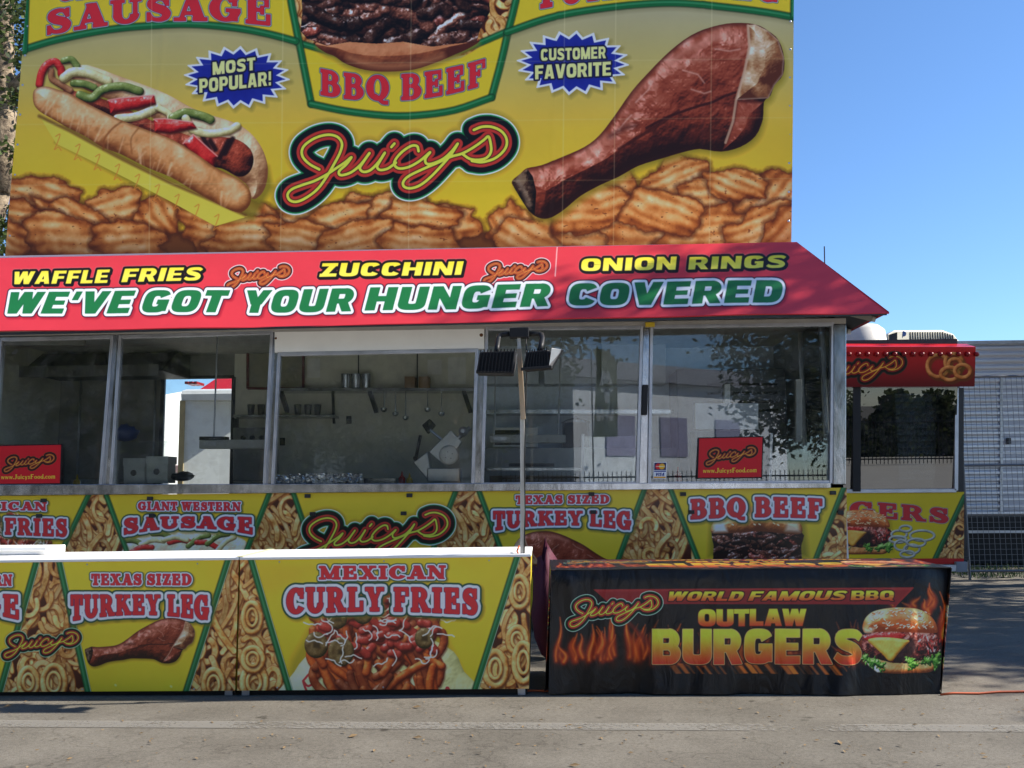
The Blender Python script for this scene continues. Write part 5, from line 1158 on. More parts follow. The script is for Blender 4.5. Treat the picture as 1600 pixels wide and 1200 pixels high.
thing_mesh(rect(568, 747, 618, 757, DF+.25, .2), 'pan', STEEL, 'low steel pan between the foil tray and the slicer', 'pan')
t = thing('wood_rack', at(860, 752, DF+.4), 'low rack with brown tray and steel rail behind the fourth window', 'rack')
rect(765, 743, 905, 754, DF+.3, .25).build('tray', mat('brown_tray', (.12, .075, .035), .6), t, .004); rect(756, 731, 908, 735, DF+.5, .05).build('rail', STEEL, t); rect(795, 724, 866, 729, DF+.6, .05).build('rail', BLACK, t)
t = thing('cash_register', at(1135, 752, DF+.5), 'grey cash register with a white upright screen back above the red sign', 'cash register')
b = MB(); b.slab([at(1086, 630, DF+.35), at(1185, 630, DF+.38), at(1185, 671, DF+.33), at(1086, 671, DF+.3)], .04); b.build('screen', mat('pale_plastic', (.62, .66, .68), .35, 0, .03), t, .006)
rect(1086, 672, 1187, 754, DF+.34, .3).build('body', mat('grey_plastic', (.16, .18, .19), .5), t, .008)
for i, (x0, y0, x1, y1, D, lab) in enumerate(((1132, 600, 1141, 680, DF+1.1, 'pale upright post behind the white screen back'), (1244, 593, 1253, 690, DF+.9, 'pale upright post near the end window'))):
    thing_mesh(rect(x0, y0, x1, y1, D, .06), 'upright_post', WHITE, lab, 'post')
t = thing('steel_fridge', at(1180, 760, DB-.4), 'tall dark fridge with slotted top at the back right', 'fridge'); b = MB(); p = at(1060, 700, DB-.7); p2 = at(1232, 700, DB-.7)
b.box(p.x, p2.x, DB-.7, DB-.05, zf, zt-.35); b.build('body', mat('fridge_steel', (.1, .11, .125), .4, .4), t, .01)
for k in range(4): z = zt-.55-.1*k; MB().box(p.x+.35, p2.x-.1, DB-.712, DB-.701, z, z+.03).build('louvre', BLACK, t)
t = thing('white_cabinet', at(850, 600, DB-.3), 'pale wall cabinets tinted like the bluish window reflection above the right back counter', 'cabinet')
for i, (a, c) in enumerate(((758, 842), (850, 932), (940, 1040))):
    b = rect(a, 528, c, 600, DB-.32, .3); b.build('cabinet_door', mat('blue_reflection_cabinet', (.52, .58, .66), .4, 0, .05), t, .006)  # bluish door colour carries the reflection seen in the glass
b = rect(752, 640, 1060, 646, DB-.4, .38); b.build('shelf', STEEL, t)
thing_mesh(rect(752, 700, 1060, 760, DB-.6, .55), 'back_counter', mat('counter_steel', (.24, .25, .26), .35, .6), 'steel back counter under the pale wall cabinets', 'counter')
# red signs standing in the windows, card sticker
PSm = paint_small_sign(); MSm = print_mat('small_sign_print', PSm, 1.35, .4)
for (x0, y0, x1, y1), lab in (((-8, 694, 97, 757), 'red sign with script logo standing in the leftmost window'), ((1089, 682, 1193, 747.5), 'red sign with script logo standing below the white screen back')):
    o = printed('window_sign', PSm, MSm, [at(x0+2, y0+1.5, DF-.012), at(x1, y0-.5, DF-.012), at(x1-2, y1-.5, DF-.03), at(x0, y1+.5, DF-.03)], [(0, 0), (102, 0), (102, 64), (0, 64)], None, 4, 4, .008); tag(o, lab, 'sign')
PC = paint_cards(); o = printed('card_sticker', PC, print_mat('card_print', PC, 1.3), [at(1021.5, 722, DF-.004), at(1042, 722, DF-.004), at(1041, 748, DF-.004), at(1020.5, 748, DF-.004)], [(0, 0), (20, 0), (20, 26), (0, 26)], None, 2, 2, .001); tag(o, 'small payment card sticker on the glass by the window post', 'sticker')

# ---------------------------------------------------------------- counters
D1 = 6.3; DK = 7.02
PCn = paint_counter(); MC = print_mat('counter_print', PCn, G_COUNT, .32, .4)
YELW = mat('yellow_vinyl_edge', (.62, .5, .03), .4)
def counter(xa, xb, label):
    ya = lambda x: 879.3-(x+0)*.0112; yb_ = lambda x: 1081.5-.0066*x
    lean = -6 if xa > 300 else -6
    tl, tr = at(xa, ya(xa), D1), at(xb, ya(xb), D1); bl, br = at(xa-(5 if xa > 0 else 6), yb_(xa), D1), at(xb-(3 if xb > 600 else 6), yb_(xb), D1)
    t = thing('counter', ((tl.x+tr.x)/2, 6.65, 0), label, 'counter', 'printed serving counters')
    lay = [(xa, ya(xa)), (xb, ya(xb)), (xb-(3 if xb > 600 else 6), yb_(xb)), (xa-(5 if xa > 0 else 6), yb_(xa))]
    printed('front_panel', PCn, MC, [tl, tr, br, bl], lay, t, 20, 8, .012, lambda u, v: .002*math.sin(u*5+v*3))
    zt_l, zt_r = tl.z, tr.z
    b = MB(); e = .012
    b.hexa([(tl.x-.003, D1-.012, zt_l+.001), (tr.x+.003, D1-.012, zt_r+.001), (tr.x+.003, DK, zt_r+.001), (tl.x-.003, DK, zt_l+.001)], [(tl.x-.003, D1-.012, zt_l+.02), (tr.x+.003, D1-.012, zt_r+.02), (tr.x+.003, DK, zt_r+.02), (tl.x-.003, DK, zt_l+.02)])
    b.build('top', TOPW, t, .004)
    for xx, zz, xo in ((tr.x, zt_r, br.x), (tl.x, zt_l, bl.x)):
        s = -1 if xx == tr.x else 1
        b = MB(); b.hexa([(xo, D1+.013, br.z), (xo+s*.012, D1+.013, br.z), (xo+s*.012, DK-.02, br.z), (xo, DK-.02, br.z)], [(xx, D1+.013, zz), (xx+s*.012, D1+.013, zz), (xx+s*.012, DK-.02, zz), (xx, DK-.02, zz)]); b.build('end_panel', YELW, t)
    b = MB(); b.hexa([(bl.x+.02, DK-.04, .05), (br.x-.02, DK-.04, .05), (br.x-.02, DK-.02, .05), (bl.x+.02, DK-.02, .05)], [(tl.x+.02, DK-.04, zt_l), (tr.x-.02, DK-.04, zt_r), (tr.x-.02, DK-.02, zt_r), (tl.x+.02, DK-.02, zt_l)]); b.build('back_panel', WHITE, t)
    for x in (bl.x+.05, br.x-.05):
        for y in (D1+.04, DK-.08): MB().box(x-.025, x+.025, y-.022, y+.03, 0, bl.z+.01).build('foot', ALU, t, .003)
    b = MB(); b.box(bl.x+.01, br.x-.01, D1+.03, D1+.05, .004, bl.z+.03); b.build('shade_filler', BLACK, t)  # black strip filling the gap under the panel, where only shade lies
    return t
c1 = counter(-95, 373, 'yellow counter printed with a turkey leg, left of the seam'); c2 = counter(375.5, 829.5, 'yellow counter printed with loaded curly fries, right of the seam')
b = MB(); q0 = at(372, 875.5, D1-.01); q = [at(373, 875, 6.31), at(382, 875, 6.31), at(412, 862, DK), at(404, 862, DK)]; zc = at(372, 875, D1).z+.0225
b.hexa([(p.x, p.y, zc) for p in ((q0+Vector((-.01, .0, 0))), q0+Vector((.035, 0, 0)), Vector((q0.x+.035, DK, 0)), Vector((q0.x-.01, DK, 0)))], [(p.x, p.y, zc+.002) for p in ((q0+Vector((-.01, .0, 0))), q0+Vector((.035, 0, 0)), Vector((q0.x+.035, DK, 0)), Vector((q0.x-.01, DK, 0)))])
b.build('seam_tape', mat('pale_yellow_tape', (.75, .7, .4), .5), c2)
p = at(75, 863, 6.75); pz = at(0, 879, D1).z+.021
b = MB(); b.box(p.x-1.1, p.x, 6.72, 7.0, pz, pz+.055); b.box(p.x-1.1, p.x+.015, 6.70, 6.72, pz+.03, pz+.057)
thing_mesh(b, 'white_board', TOPW, 'flat white board lying on the left counter top', 'board', None, .006)

# ---------------------------------------------------------------- floodlight stand
DL = 6.36
t = thing('floodlight_stand', at(818, 1085, DL), 'thin white pole with two black floodlights rising from the counter end', 'floodlight')
WP = mat('galvanised_pole', (.5, .49, .45), .45, .4, .1)
b = MB(); b.bar(at(816.5, 868, DL), at(816, 650, DL), .03, .03); z0 = at(816.5, 868, DL); b.bar((z0.x, DL, .02), z0, .03, .03); b.build('pole', WP, t, .003)
b = MB(); b.bar(at(817.5, 655, DL-.02), at(811, 545, DL-.02), .034, .03); b.build('wooden_splint', WOOD, t, .003)
b = MB(); b.bar(at(811.5, 560, DL), at(811, 528, DL), .024, .024); b.build('pole_tip', WP, t)
b = MB(); b.slab([at(796, 512, DL-.04), at(826.5, 511, DL-.04), at(826.5, 527, DL-.04), at(796, 527, DL-.04)], .09); b.build('junction_box', BLACK, t, .006)
MB().tube([at(796, 522, DL), at(786, 522.5, DL), at(780, 525, DL), at(778.5, 530, DL-.06), at(777, 541, DL-.12), at(776, 549, DL-.16)], .018, 10).build('arm', BLACK, t, 0, True)
MB().tube([at(826, 522, DL), at(840, 521.5, DL), at(846, 523, DL), at(847.5, 529, DL-.06), at(846, 538, DL-.12), at(844, 546, DL-.16)], .018, 10).build('arm', BLACK, t, 0, True)
# left head seen from its back: a ribbed shell, narrower at the top
def head(tl, tr, br, bl, d0, d1, nr, sway=0.0, glass=False):
    T = [at(*q, DL-.2) for q in (tl, tr, br, bl)]
    b = MB(); b.hexa([T[0]+Vector((0, .02, 0)), T[1]+Vector((0, .02, 0)), T[2]+Vector((0, .0, 0)), T[3]], [T[0]+Vector((sway+.01, d0, .0)), T[1]+Vector((sway-.01, d0, 0)), T[2]+Vector((sway, d1, -.01)), T[3]+Vector((sway, d1, -.01))])
    o = b.build('lamp_head', BLACK, t, .01)
    f = MB()
    for i in range(nr):
        u = .05+.9*i/(nr-1); a, c = T[0].lerp(T[1], u), T[3].lerp(T[2], u)
        f.bar(a+Vector((0, -.002, .008)), c+Vector((0, -.012, 0)), .006, .03)
    f.build('cooling_fin', BLACK, o)
    return o, T
o1, T1_ = head((749, 549), (807, 547), (802.5, 582), (744, 581), .12, .16, 11)
MB().bar(T1_[3]+Vector((.0, .0, .0)), T1_[2], .022, .03).build('rim', BLACK, o1, .004); MB().slab([T1_[1]+Vector((-.03, .1, -.01)), T1_[1]+Vector((.004, .1, -.01)), T1_[2]+Vector((.004, .15, .02)), T1_[2]+Vector((-.03, .15, .02))], .02).build('bracket', ALU, o1)
o2, T2_ = head((823, 549), (856, 545), (859, 573), (815.5, 577), .08, .1, 9, .03)
b = MB(); e = [at(862, 543.5, DL-.19), at(879, 546, DL-.08), at(862.5, 574, DL-.12), at(858, 571, DL-.2)]; b.slab(e, .035); b.build('reflector_rim', mat('lamp_rim', (.3, .3, .31), .35, .7), o2, .003)
MB().slab([e[1]+Vector((-.005, -.012, .0)), e[1]+Vector((.008, -.01, -.008)), e[2]+Vector((.008, -.01, -.004)), e[2]+Vector((-.004, -.012, 0))], .02).build('rim_edge', BLACK, o2)
MB().bar(at(814, 577, DL-.22), at(862, 573.5, DL-.22), .02, .03).build('rim', BLACK, o2, .004)
MB().tube([at(822, 527, DL-.03), at(823, 580, DL-.025), at(821, 640, DL-.03), at(819.5, 720, DL-.022), at(820.5, 800, DL-.024), at(819, 866, DL-.02)], .0045, 6).build('cable', BLACK, [o for o in bpy.data.objects if o.name == 'floodlight_stand'][0], 0, True)
b = MB(); b.tube([at(811, 868, DL-.03), at(808, 861, DL-.03), at(811, 853, DL+.1)], .006, 6); thing_mesh(b, 'cable_loop', mat('orange_cord', (.5, .09, .02), .5), 'short orange cable loop beside the floodlight pole on the counter', 'cable', None, 0, True)

# ---------------------------------------------------------------- table under its black cover
PV = paint_cover(); MV = print_mat('cover_print', PV, G_COVER, .34, .35, .12)
nM = MV.node_tree; bV = nM.nodes['Principled BSDF']; tcv = nM.nodes.new('ShaderNodeTexCoord'); nz = nM.nodes.new('ShaderNodeTexNoise'); nz.inputs['Scale'].default_value = 6; nz.inputs['Detail'].default_value = 6; nz.inputs['Distortion'].default_value = 1.6
mpv = nM.nodes.new('ShaderNodeMapping'); mpv.inputs['Scale'].default_value = (1.3, 1, .6); nM.links.new(tcv.outputs['Object'], mpv.inputs[0]); nM.links.new(mpv.outputs[0], nz.inputs['Vector'])
bpv = nM.nodes.new('ShaderNodeBump'); bpv.inputs['Strength'].default_value = .38; bpv.inputs['Distance'].default_value = .03; nM.links.new(nz.outputs['Fac'], bpv.inputs['Height']); nM.links.new(bpv.outputs[0], bV.inputs['Normal'])
tb = thing('covered_table', (at(1170, 1085, 6.5).x, 6.7, 0), 'long table wholly draped in a black cover printed with flames and a burger', 'table')
DTf = 6.36; DTb = 7.12
f_tl, f_tr, f_br, f_bl = at(861, 891, DTf), at(1487, 888, DTf), at(1470, 1084.5, DTf-.06), at(857, 1082, DTf-.02)
def drape(u, v):
    r = .022*v*v*math.sin(u*17+1.5*v)+.012*math.sin(u*41+1.3+v)*v+.005*math.sin(u*90+v*4)*v+.008*math.exp(-((u-.18-.1*v)/.02)**2)*v+.01*math.exp(-((u-.62-.06*v)/.025)**2)*v
    r += .02*v*v+.05*math.exp(-((u-1)/.05)**2)*(-1)*(1-.6*v)*.9
    r += -.012*math.exp(-(v/.05)**2)
    r += .02*math.exp(-((u-.045-.05*v)/.02)**2)*(1-v)*max(0, min(1, v*8))
    return r
lv = [(858, 889), (1490, 887), (1472, 1085), (856, 1083)]
fr = printed('front_drape', PV, MV, [f_tl, f_tr, f_br, f_bl], lv, tb, 120, 30, .004, drape)
zt_ = (f_tl.z+f_tr.z)/2
b_tl, b_tr = Vector((f_tl.x+.0, DTb, f_tl.z+.01)), Vector((f_tr.x+.02, DTb, f_tr.z+.006))
MT = print_mat('sun_dimmed_cover_print', PV, .75, .3, .6, .1)  # darker copy of the cover print, offsetting direct sun on the top
tp = printed('top_cover', PV, MT, [b_tl, b_tr, f_tr+Vector((0, .004, .006)), f_tl+Vector((0, .004, .006))], [(862, 912), (1488, 912), (1500, 1062), (852, 1062)], tb, 60, 12, .004, lambda u, v: .003*math.sin(u*19)*math.sin(v*5))
for s_, a, b_, c_ in ((1, f_tr, b_tr, f_br), (-1, f_tl, b_tl, f_bl)):
    q = [a+Vector((s_*.004, .006, 0)), b_+Vector((s_*.004, 0, 0)), Vector((b_.x+s_*.03, DTb, .02)), c_+Vector((s_*.012, .02, .0))]
    if s_ < 0: q = [q[1], q[0], q[3], q[2]]
    printed('side_drape', PV, MV, q, [(1436, 889), (1500, 889), (1500, 1086), (1436, 1086)] if s_ > 0 else [(856, 889), (900, 889), (900, 1086), (856, 1086)], tb, 20, 20, .004, lambda u, v: .015*v*math.sin(u*14))
b = MB(); b.hexa([f_bl+Vector((.06, .08, 0))*1, f_br+Vector((-.06, .08, 0)), Vector((b_tr.x-.05, DTb-.02, f_br.z)), Vector((b_tl.x+.05, DTb-.02, f_bl.z))], [f_tl+Vector((.03, .1, -.012)), f_tr+Vector((-.08, .1, -.012)), b_tr+Vector((-.05, -.02, -.012)), b_tl+Vector((.05, -.02, -.012))]); b.build('inner_frame', BLACK, tb)
for x in (f_bl.x+.15, f_br.x-.2):
    for y in (DTf+.12, DTb-.12): MB().tube([(x, y, 0), (x, y, .1)], .018, 8).build('leg', DARK, tb)
tag(lump('bundle', Vector((at(855, 1080, 7.5).x, 7.6, 0)), .12, .2, .42, mat('maroon_cloth', (.09, .012, .03), .7), 'dark maroon bundle in the gap between counter and table', 'bundle', 8), None, None)
# orange power cord on the ground
b = MB(); pts = [gat(x, y, .008) for x, y in ((1470, 1085), (1490, 1083), (1530, 1083.5), (1560, 1081), (1600, 1080.5), (1680, 1079), (1800, 1074))]; b.tube(pts, .007, 8)
thing_mesh(b, 'power_cord', mat('orange_cord', (.5, .09, .02), .5), 'orange power cord running right across the asphalt from the covered table', 'power cord', None, 0, True)
b = MB(); pts = [gat(x, y, .008) for x, y in ((745, 1082.5), (775, 1080), (800, 1079), (835, 1079), (870, 1080))]; b.tube(pts, .007, 8)
thing_mesh(b, 'power_cord', mat('orange_cord', (.5, .09, .02)), 'orange power cord on the ground under the right counter corner', 'power cord', None, 0, True)

# ---------------------------------------------------------------- the next stand
DS = 11.75
sd = thing('burger_stand', at(1400, 875, DS), 'small stand with dark red header, red bulbs and a yellow burger board', 'food stand')
PSB = paint_stand_board(); MSB = print_mat('stand_board_print', PSB, 1.35, .35)
printed('lower_board', PSB, MSB, [at(1262, 769.5, DS), at(1506.5, 768.5, DS), at(1506, 881, DS), at(1262, 882, DS)], [(1262, 769.5), (1506.5, 768.5), (1506, 881), (1262, 882)], sd, 12, 6, .04)
PH = paint_header(); MH = print_mat('stand_header_print', PH, 1.7, .3)
H3 = [at(1256, 541.5, DS-.25), at(1524.5, 542, DS-.25), at(1523, 604, DS-.1), at(1256, 605, DS-.1)]
hd = printed('header', PH, MH, H3, [(1256, 541.5), (1524.5, 542), (1523, 604), (1256, 605)], sd, 12, 4, .25)
BULB = mat('red_lens', (.2, .006, .008), .3, 0, .05); BULB.node_tree.nodes['Principled BSDF'].inputs['Specular IOR Level'].default_value = .4
for x in np.linspace(1270, 1526, 19):
    q = at(x, 553.5, DS-.24); MB().lathe(q, (0, -1, 0), [(0, .032), (.018, .028), (.03, .015), (.034, .004)], 12).build('bulb', BULB, hd, 0, True)
fr = MB(); c = [at(1262, 607, DS), at(1494, 606, DS), at(1493, 766.5, DS), at(1262, 768, DS)]
for i in range(4): fr.bar(c[i], c[(i+1) % 4], .045, .05)
fo = fr.build('window', ALU, sd, .003); MB().slab([c[0]+Vector((0, -.04, 0)), c[1]+Vector((0, -.04, 0)), c[2]+Vector((0, .016, 0)), c[3]+Vector((0, .016, 0))], .006).build('pane', glass_mat('mirrored_glass', (.25, .28, .28), 2.6, shine=.56), fo)
rect(1333, 604, 1345, 768, DS-.04, .05).build('post', BLACK, sd); rect(1498, 606, 1506, 768, DS-.02, .06).build('post', DARK, sd)
rect(1262, 606, 1506, 614, DS+.1, .1).build('wall', DARK, sd)
sx0, sx1 = at(1262, 700, DS).x, at(1506, 700, DS).x
b = MB(); b.box(sx0, sx1, DS+.05, DS+2.2, .4, .45).box(sx0, sx1, DS+2.15, DS+2.2, .45, 3.1).box(sx1-.04, sx1, DS+.07, DS+2.1, .45, .5+.9).box(sx0, sx1, DS+.0, DS+2.2, 3.1, 3.16); b.build('shell', DARK, sd)
b = rect(1262, 883, 1494, 893, DS-.12, .1); b.build('bumper', ALU, sd, .004); b = rect(1494, 878, 1512, 894, DS-.05, .2); b.build('stabiliser', mat('grey_block', (.25, .26, .28), .5), sd, .006)
for x in (1300, 1470): q = at(x, 893, DS); MB().tube([(q.x, DS+.2, 0), (q.x, DS+.2, .42)], .03, 8).build('jack', DARK, sd)
# flame decal at the foot of the black post
# domed vent standing on its roof
q = at(1345, 541, DS+1); b = MB(); b.lathe((at(1340, 540, 13.5).x, 13.5, 3.1), (0, 0, 1), [(0, .42), (.1, .42), (.45, .38), (.52, .3), (.54, .05)], 28)
thing_mesh(b, 'roof_vent', mat('cream_paint', (.62, .6, .55), .5), 'round cream roof vent behind the stand header', 'vent', None, 0, True)

# ---------------------------------------------------------------- white ribbed trailer behind, with door, and its roof unit
DW = 15.6
def ribbed():
    m = bpy.data.materials.new('ribbed_trailer_skin'); m.use_nodes = True; n = m.node_tree; b = n.nodes['Principled BSDF']; L = n.links.new
    tc = n.nodes.new('ShaderNodeTexCoord'); sx = n.nodes.new('ShaderNodeSeparateXYZ'); L(tc.outputs['Object'], sx.inputs[0])
    no = n.nodes.new('ShaderNodeTexNoise'); no.inputs['Scale'].default_value = .7; L(tc.outputs['Object'], no.inputs['Vector'])
    rp = n.nodes.new('ShaderNodeValToRGB'); rp.color_ramp.elements[0].color = (.5, .51, .56, 1); rp.color_ramp.elements[1].color = (.66, .67, .7, 1); L(no.outputs['Fac'], rp.inputs[0]); L(rp.outputs[0], b.inputs['Base Color'])
    b.inputs['Metallic'].default_value = .55; b.inputs['Roughness'].default_value = .35; return m
wt = thing('white_trailer', at(1560, 800, DW), 'pale ribbed trailer with a closed side door, behind the mesh fence', 'trailer')
wz0, wz1 = at(1560, 806, DW).z, at(1560, 538, DW).z; wx0, wx1 = at(1375, 700, DW).x, at(1900, 700, DW).x
b = MB(); K = 26
for i in range(K):
    za, zb = wz0+(wz1-wz0)*i/K, wz0+(wz1-wz0)*(i+1)/K; h = zb-za
    for (u, v, da, db) in ((0, .3, .0, -.03), (.3, .6, -.03, -.03), (.6, .9, -.03, 0), (.9, 1, 0, 0)):
        b.add([(wx0, DW+da, za+h*u), (wx1, DW+da, za+h*u), (wx1, DW+db, za+h*v), (wx0, DW+db, za+h*v)], [(0, 1, 2, 3)])
b.box(wx0, wx1, DW+.02, DW+2.4, wz0, wz1); b.build('body', ribbed(), wt)
b = MB(); b.box(wx0-.02, wx1, DW-.04, DW+2.42, wz1+.002, wz1+.06); b.build('roof_rail', ALU, wt)
b = rect(1566, 592, 1640, 798, DW-.025, .03); do = b.build('door', mat('door_panel', (.42, .43, .48), .4, .2), wt, .004)
b = rect(1563, 588, 1567, 803, DW-.04, .05); b.build('door_frame', ALU, do); q = at(1575, 690, DW-.04); MB().box(q.x-.03, q.x+.03, q.y-.05, q.y, q.z-.04, q.z+.06).build('handle', DARK, do, .006)
b = MB(); b.box(wx0+.2, wx1, DW+.02, DW+2.2, .03, wz0-.002); b.build('shade_filler', BLACK, wt); b = rect(1480, 829, 1760, 833, DW-.3, .08); b.build('step_rail', ALU, wt)  # black box standing in for the deep shade under the trailer
for x in (1440, 1760):
    q = at(x, 860, DW); MB().lathe((q.x, DW+.1, .36), (0, 1, 0), [(0, .2), (.02, .36), (.2, .36), (.22, .2)], 26).build('wheel', BLACK, wt, 0, True)
ac = thing('roof_air_conditioner', (at(1450, 540, 14.6).x, 14.6, 3.0), 'cream slatted air conditioner standing on the trailer roof', 'air conditioner')
CRM = mat('cream_plastic', (.68, .64, .53), .45, 0, .05); Da = 15.9
A = [at(1387, 522, Da), at(1397, 516, Da), at(1472, 515.5, Da), at(1490, 522, Da), at(1503, 538, Da), at(1387, 541, Da)]
A = [at(px, py, Da+(px-1387)*.007) for px, py in ((1387, 522), (1397, 516), (1472, 515.5), (1490, 522), (1503, 538), (1387, 541))]
b = MB(); b.add(A+[p+Vector((0, .7, 0)) for p in A], [(0, 1, 2, 3, 4, 5), (11, 10, 9, 8, 7, 6)]+[(i, 6+i, 6+(i+1) % 6, (i+1) % 6) for i in range(6)]); b.build('shroud', CRM, ac, .02)
for i in range(18):
    x = 1422+i*3.9; b = MB(); b.bar(at(x, 519+(max(0, i-13)*1.0), Da-.005+(x-1387)*.007), at(x+1.2, 533, Da-.005+(x-1387)*.007), .013, .02); b.build('louvre', DARK, ac) if i % 1 == 0 else None
b = MB(); b.slab([at(1389, 523, Da-.004), at(1402, 519, Da-.008), at(1402, 536, Da-.008), at(1389, 536, Da-.008)], .006); b.build('side_grille', DARK, ac); MB().lathe(at(1411.5, 521.5, Da+.165), (0, -1, 0), [(0, .05), (.006, .048)], 16).build('badge', mat('blue_badge', (.1, .16, .4), .4), ac)
b = rect(1367, 522, 1387, 538, Da+.1, .5); thing_mesh(b, 'roof_box', CRM, 'small cream box beside the roof air conditioner', 'roof box', None, .02)
# mesh fence panels in front of it
DFn = 13.4
fe = thing('mesh_fence', at(1560, 800, DFn), 'grey wire mesh fence panel with pipe rails in front of the pale trailer', 'fence')
fx0, fx1 = at(1503, 700, DFn).x, at(1760, 700, DFn).x; fz0, fz1 = .12, at(1560, 588, DFn).z
WIRE = mat('fence_wire', (.16, .165, .18), .45, .6)
b = MB(); n = int((fx1-fx0)/.075)
for i in range(n): x = fx0+i*.075; b.bar((x, DFn, fz0), (x, DFn, fz1), .0045, .0045)
for i in range(int((fz1-fz0)/.075)): z = fz0+i*.075; b.bar((fx0, DFn-.006, z), (fx1, DFn-.006, z), .0045, .0045, (0, 0, 1))
b.build('wire_mesh', WIRE, fe)
for z in (fz1, at(1560, 727, DFn).z, fz0): MB().tube([(fx0, DFn, z), (fx1, DFn, z)], .018, 8).build('rail', WIRE, fe)
for x in (fx0, fx0+(fx1-fx0)*.62): MB().tube([(x, DFn, 0), (x, DFn, fz1)], .02, 8).build('post', WIRE, fe)
b = MB(); rnd = random.Random(5)
for i in range(2600):
    x = rnd.uniform(at(1490, 880, 14).x, at(1490, 880, 14).x+5); y = rnd.uniform(13.6, 15.2); h = rnd.uniform(.03, .09); a = rnd.uniform(0, 3.14); dx, dy = .008*math.cos(a), .008*math.sin(a); l = rnd.uniform(-.04, .04)
    b.add([(x-dx, y-dy, 0), (x+dx, y+dy, 0), (x+l, y+l*.5, h)], [(0, 1, 2)])
tag(b.build('grass', mat('grass_blades', (.05, .1, .02), .6, 0, .4, 3)), 'thin strip of green grass beneath the pale trailer', 'grass', None, 'stuff')

# ---------------------------------------------------------------- trailers seen through the kitchen doorway
def skin(name, c): return mat(name, c, .35, 0, .04, 1.5)
v1 = thing('box_trailer', at(330, 780, 14.4), 'plain grey white box trailer with rounded top seen through the doorway', 'trailer')
x0, x1 = at(283, 700, 14.4).x, at(420, 700, 14.4).x; z0, z1 = at(300, 790, 14.4).z-.5, at(300, 616, 14.4).z
b = MB(); b.hexa([(x0, 14.4, z0), (x1, 14.4+.25*(x1-x0), z0), (x1, 17.5, z0), (x0, 17.5, z0)], [(x0, 14.4, z1-.1), (x1, 14.4+.25*(x1-x0), z1-.1), (x1, 17.5, z1-.1), (x0, 17.5, z1-.1)]); b.build('body', skin('aluminium_white', (.78, .8, .78)), v1, .01)
b = MB(); prof = [(14.4, z1-.099), (14.38, z1), (14.42, z1+.06), (14.6, z1+.1), (17.4, z1+.1), (17.5, z1-.099)]
n = len(prof); b.v = [(x0-.02, y, z) for y, z in prof]+[(x1, y, z) for y, z in prof]; b.f = [tuple(range(n))[::-1], tuple(range(n, 2*n))]+[(i, (i+1) % n, n+(i+1) % n, n+i) for i in range(n)]; b.build('nose_cap', skin('white_cap', (.75, .75, .73)), v1, .004)
b = MB(); b.box(x0-.03, x0+.05, 14.37, 14.395, z0, z1-.1); b.build('corner_trim', mat('tan_trim', (.4, .3, .14), .5), v1)
for x in (x0+.3, x1-.3): MB().lathe((x, 14.5, .32), (0, 1, 0), [(0, .2), (.02, .32), (.2, .32), (.22, .2)], 20).build('wheel', BLACK, v1)
v2 = thing('motorhome', at(270, 780, 17.5), 'bright white camper with a curved roof and small red marker lights, farthest through the doorway', 'camper')
ang = R(40); c, s_ = math.cos(ang), math.sin(ang); o = at(262, 700, 16.2)
def V2(u, v, z): return (o.x-1.2+u*c-v*s_*-1, o.y+v*c+u*s_*-1+1.6, z)
prof = [(-.6, .3), (-.6, 2.6), (-.3, 3.0), (.5, 3.22), (1.5, 3.15), (2.0, 2.9), (2.3, 2.3), (2.3, .3)]; n = len(prof)
b = MB(); b.v = [(at(250, 700, 17).x+u*.75-.2, 16.6+(u+.6)*.85, z) for u, z in prof]+[(at(250, 700, 17).x+u*.75-2.4, 19.5+(u+.6)*.85, z) for u, z in prof]; b.f = [tuple(range(n)), tuple(range(n, 2*n))[::-1]]+[(i, n+i, n+(i+1) % n, (i+1) % n) for i in range(n)]
b.build('body', skin('white_fibreglass', (.82, .82, .8)), v2, .02)
for k in range(3): q = at(300+7*k, 600.5, 17.9); MB().box(q.x-.03, q.x+.03, 17.6, 18.0, q.z-.025, q.z+.025).build('marker_light', mat('red_lens', (.5, .01, .01)), v2)
q = at(270, 731, 17.2); MB().box(q.x-.06, q.x+.06, 17.1, 17.6, q.z-.08, q.z+.05).build('tail_light', mat('red_lens', (.5, .01, .01)), v2, .01)
q = at(345, 602, 19.5); b = MB(); b.hexa([(q.x-.5, 19.4, q.z-.15), (q.x+3, 19.4, q.z-.15), (q.x+3, 21, q.z-.15), (q.x-.5, 21, q.z-.15)], [(q.x+.2, 20.2, q.z+.6), (q.x+2.5, 20.2, q.z+.6), (q.x+2.5, 20.4, q.z+.6), (q.x+.2, 20.4, q.z+.6)])
rt = thing('red_tent', (q.x+1.2, 20.2, 0), 'red tent roof glimpsed over the box trailer through the doorway', 'tent'); b.build('roof', REDA, rt)
for x in (q.x-.4, q.x+2.9):
    for y in (19.5, 20.9): MB().tube([(x, y, 0), (x, y, q.z-.15)], .03, 8).build('leg', WHITE, rt)

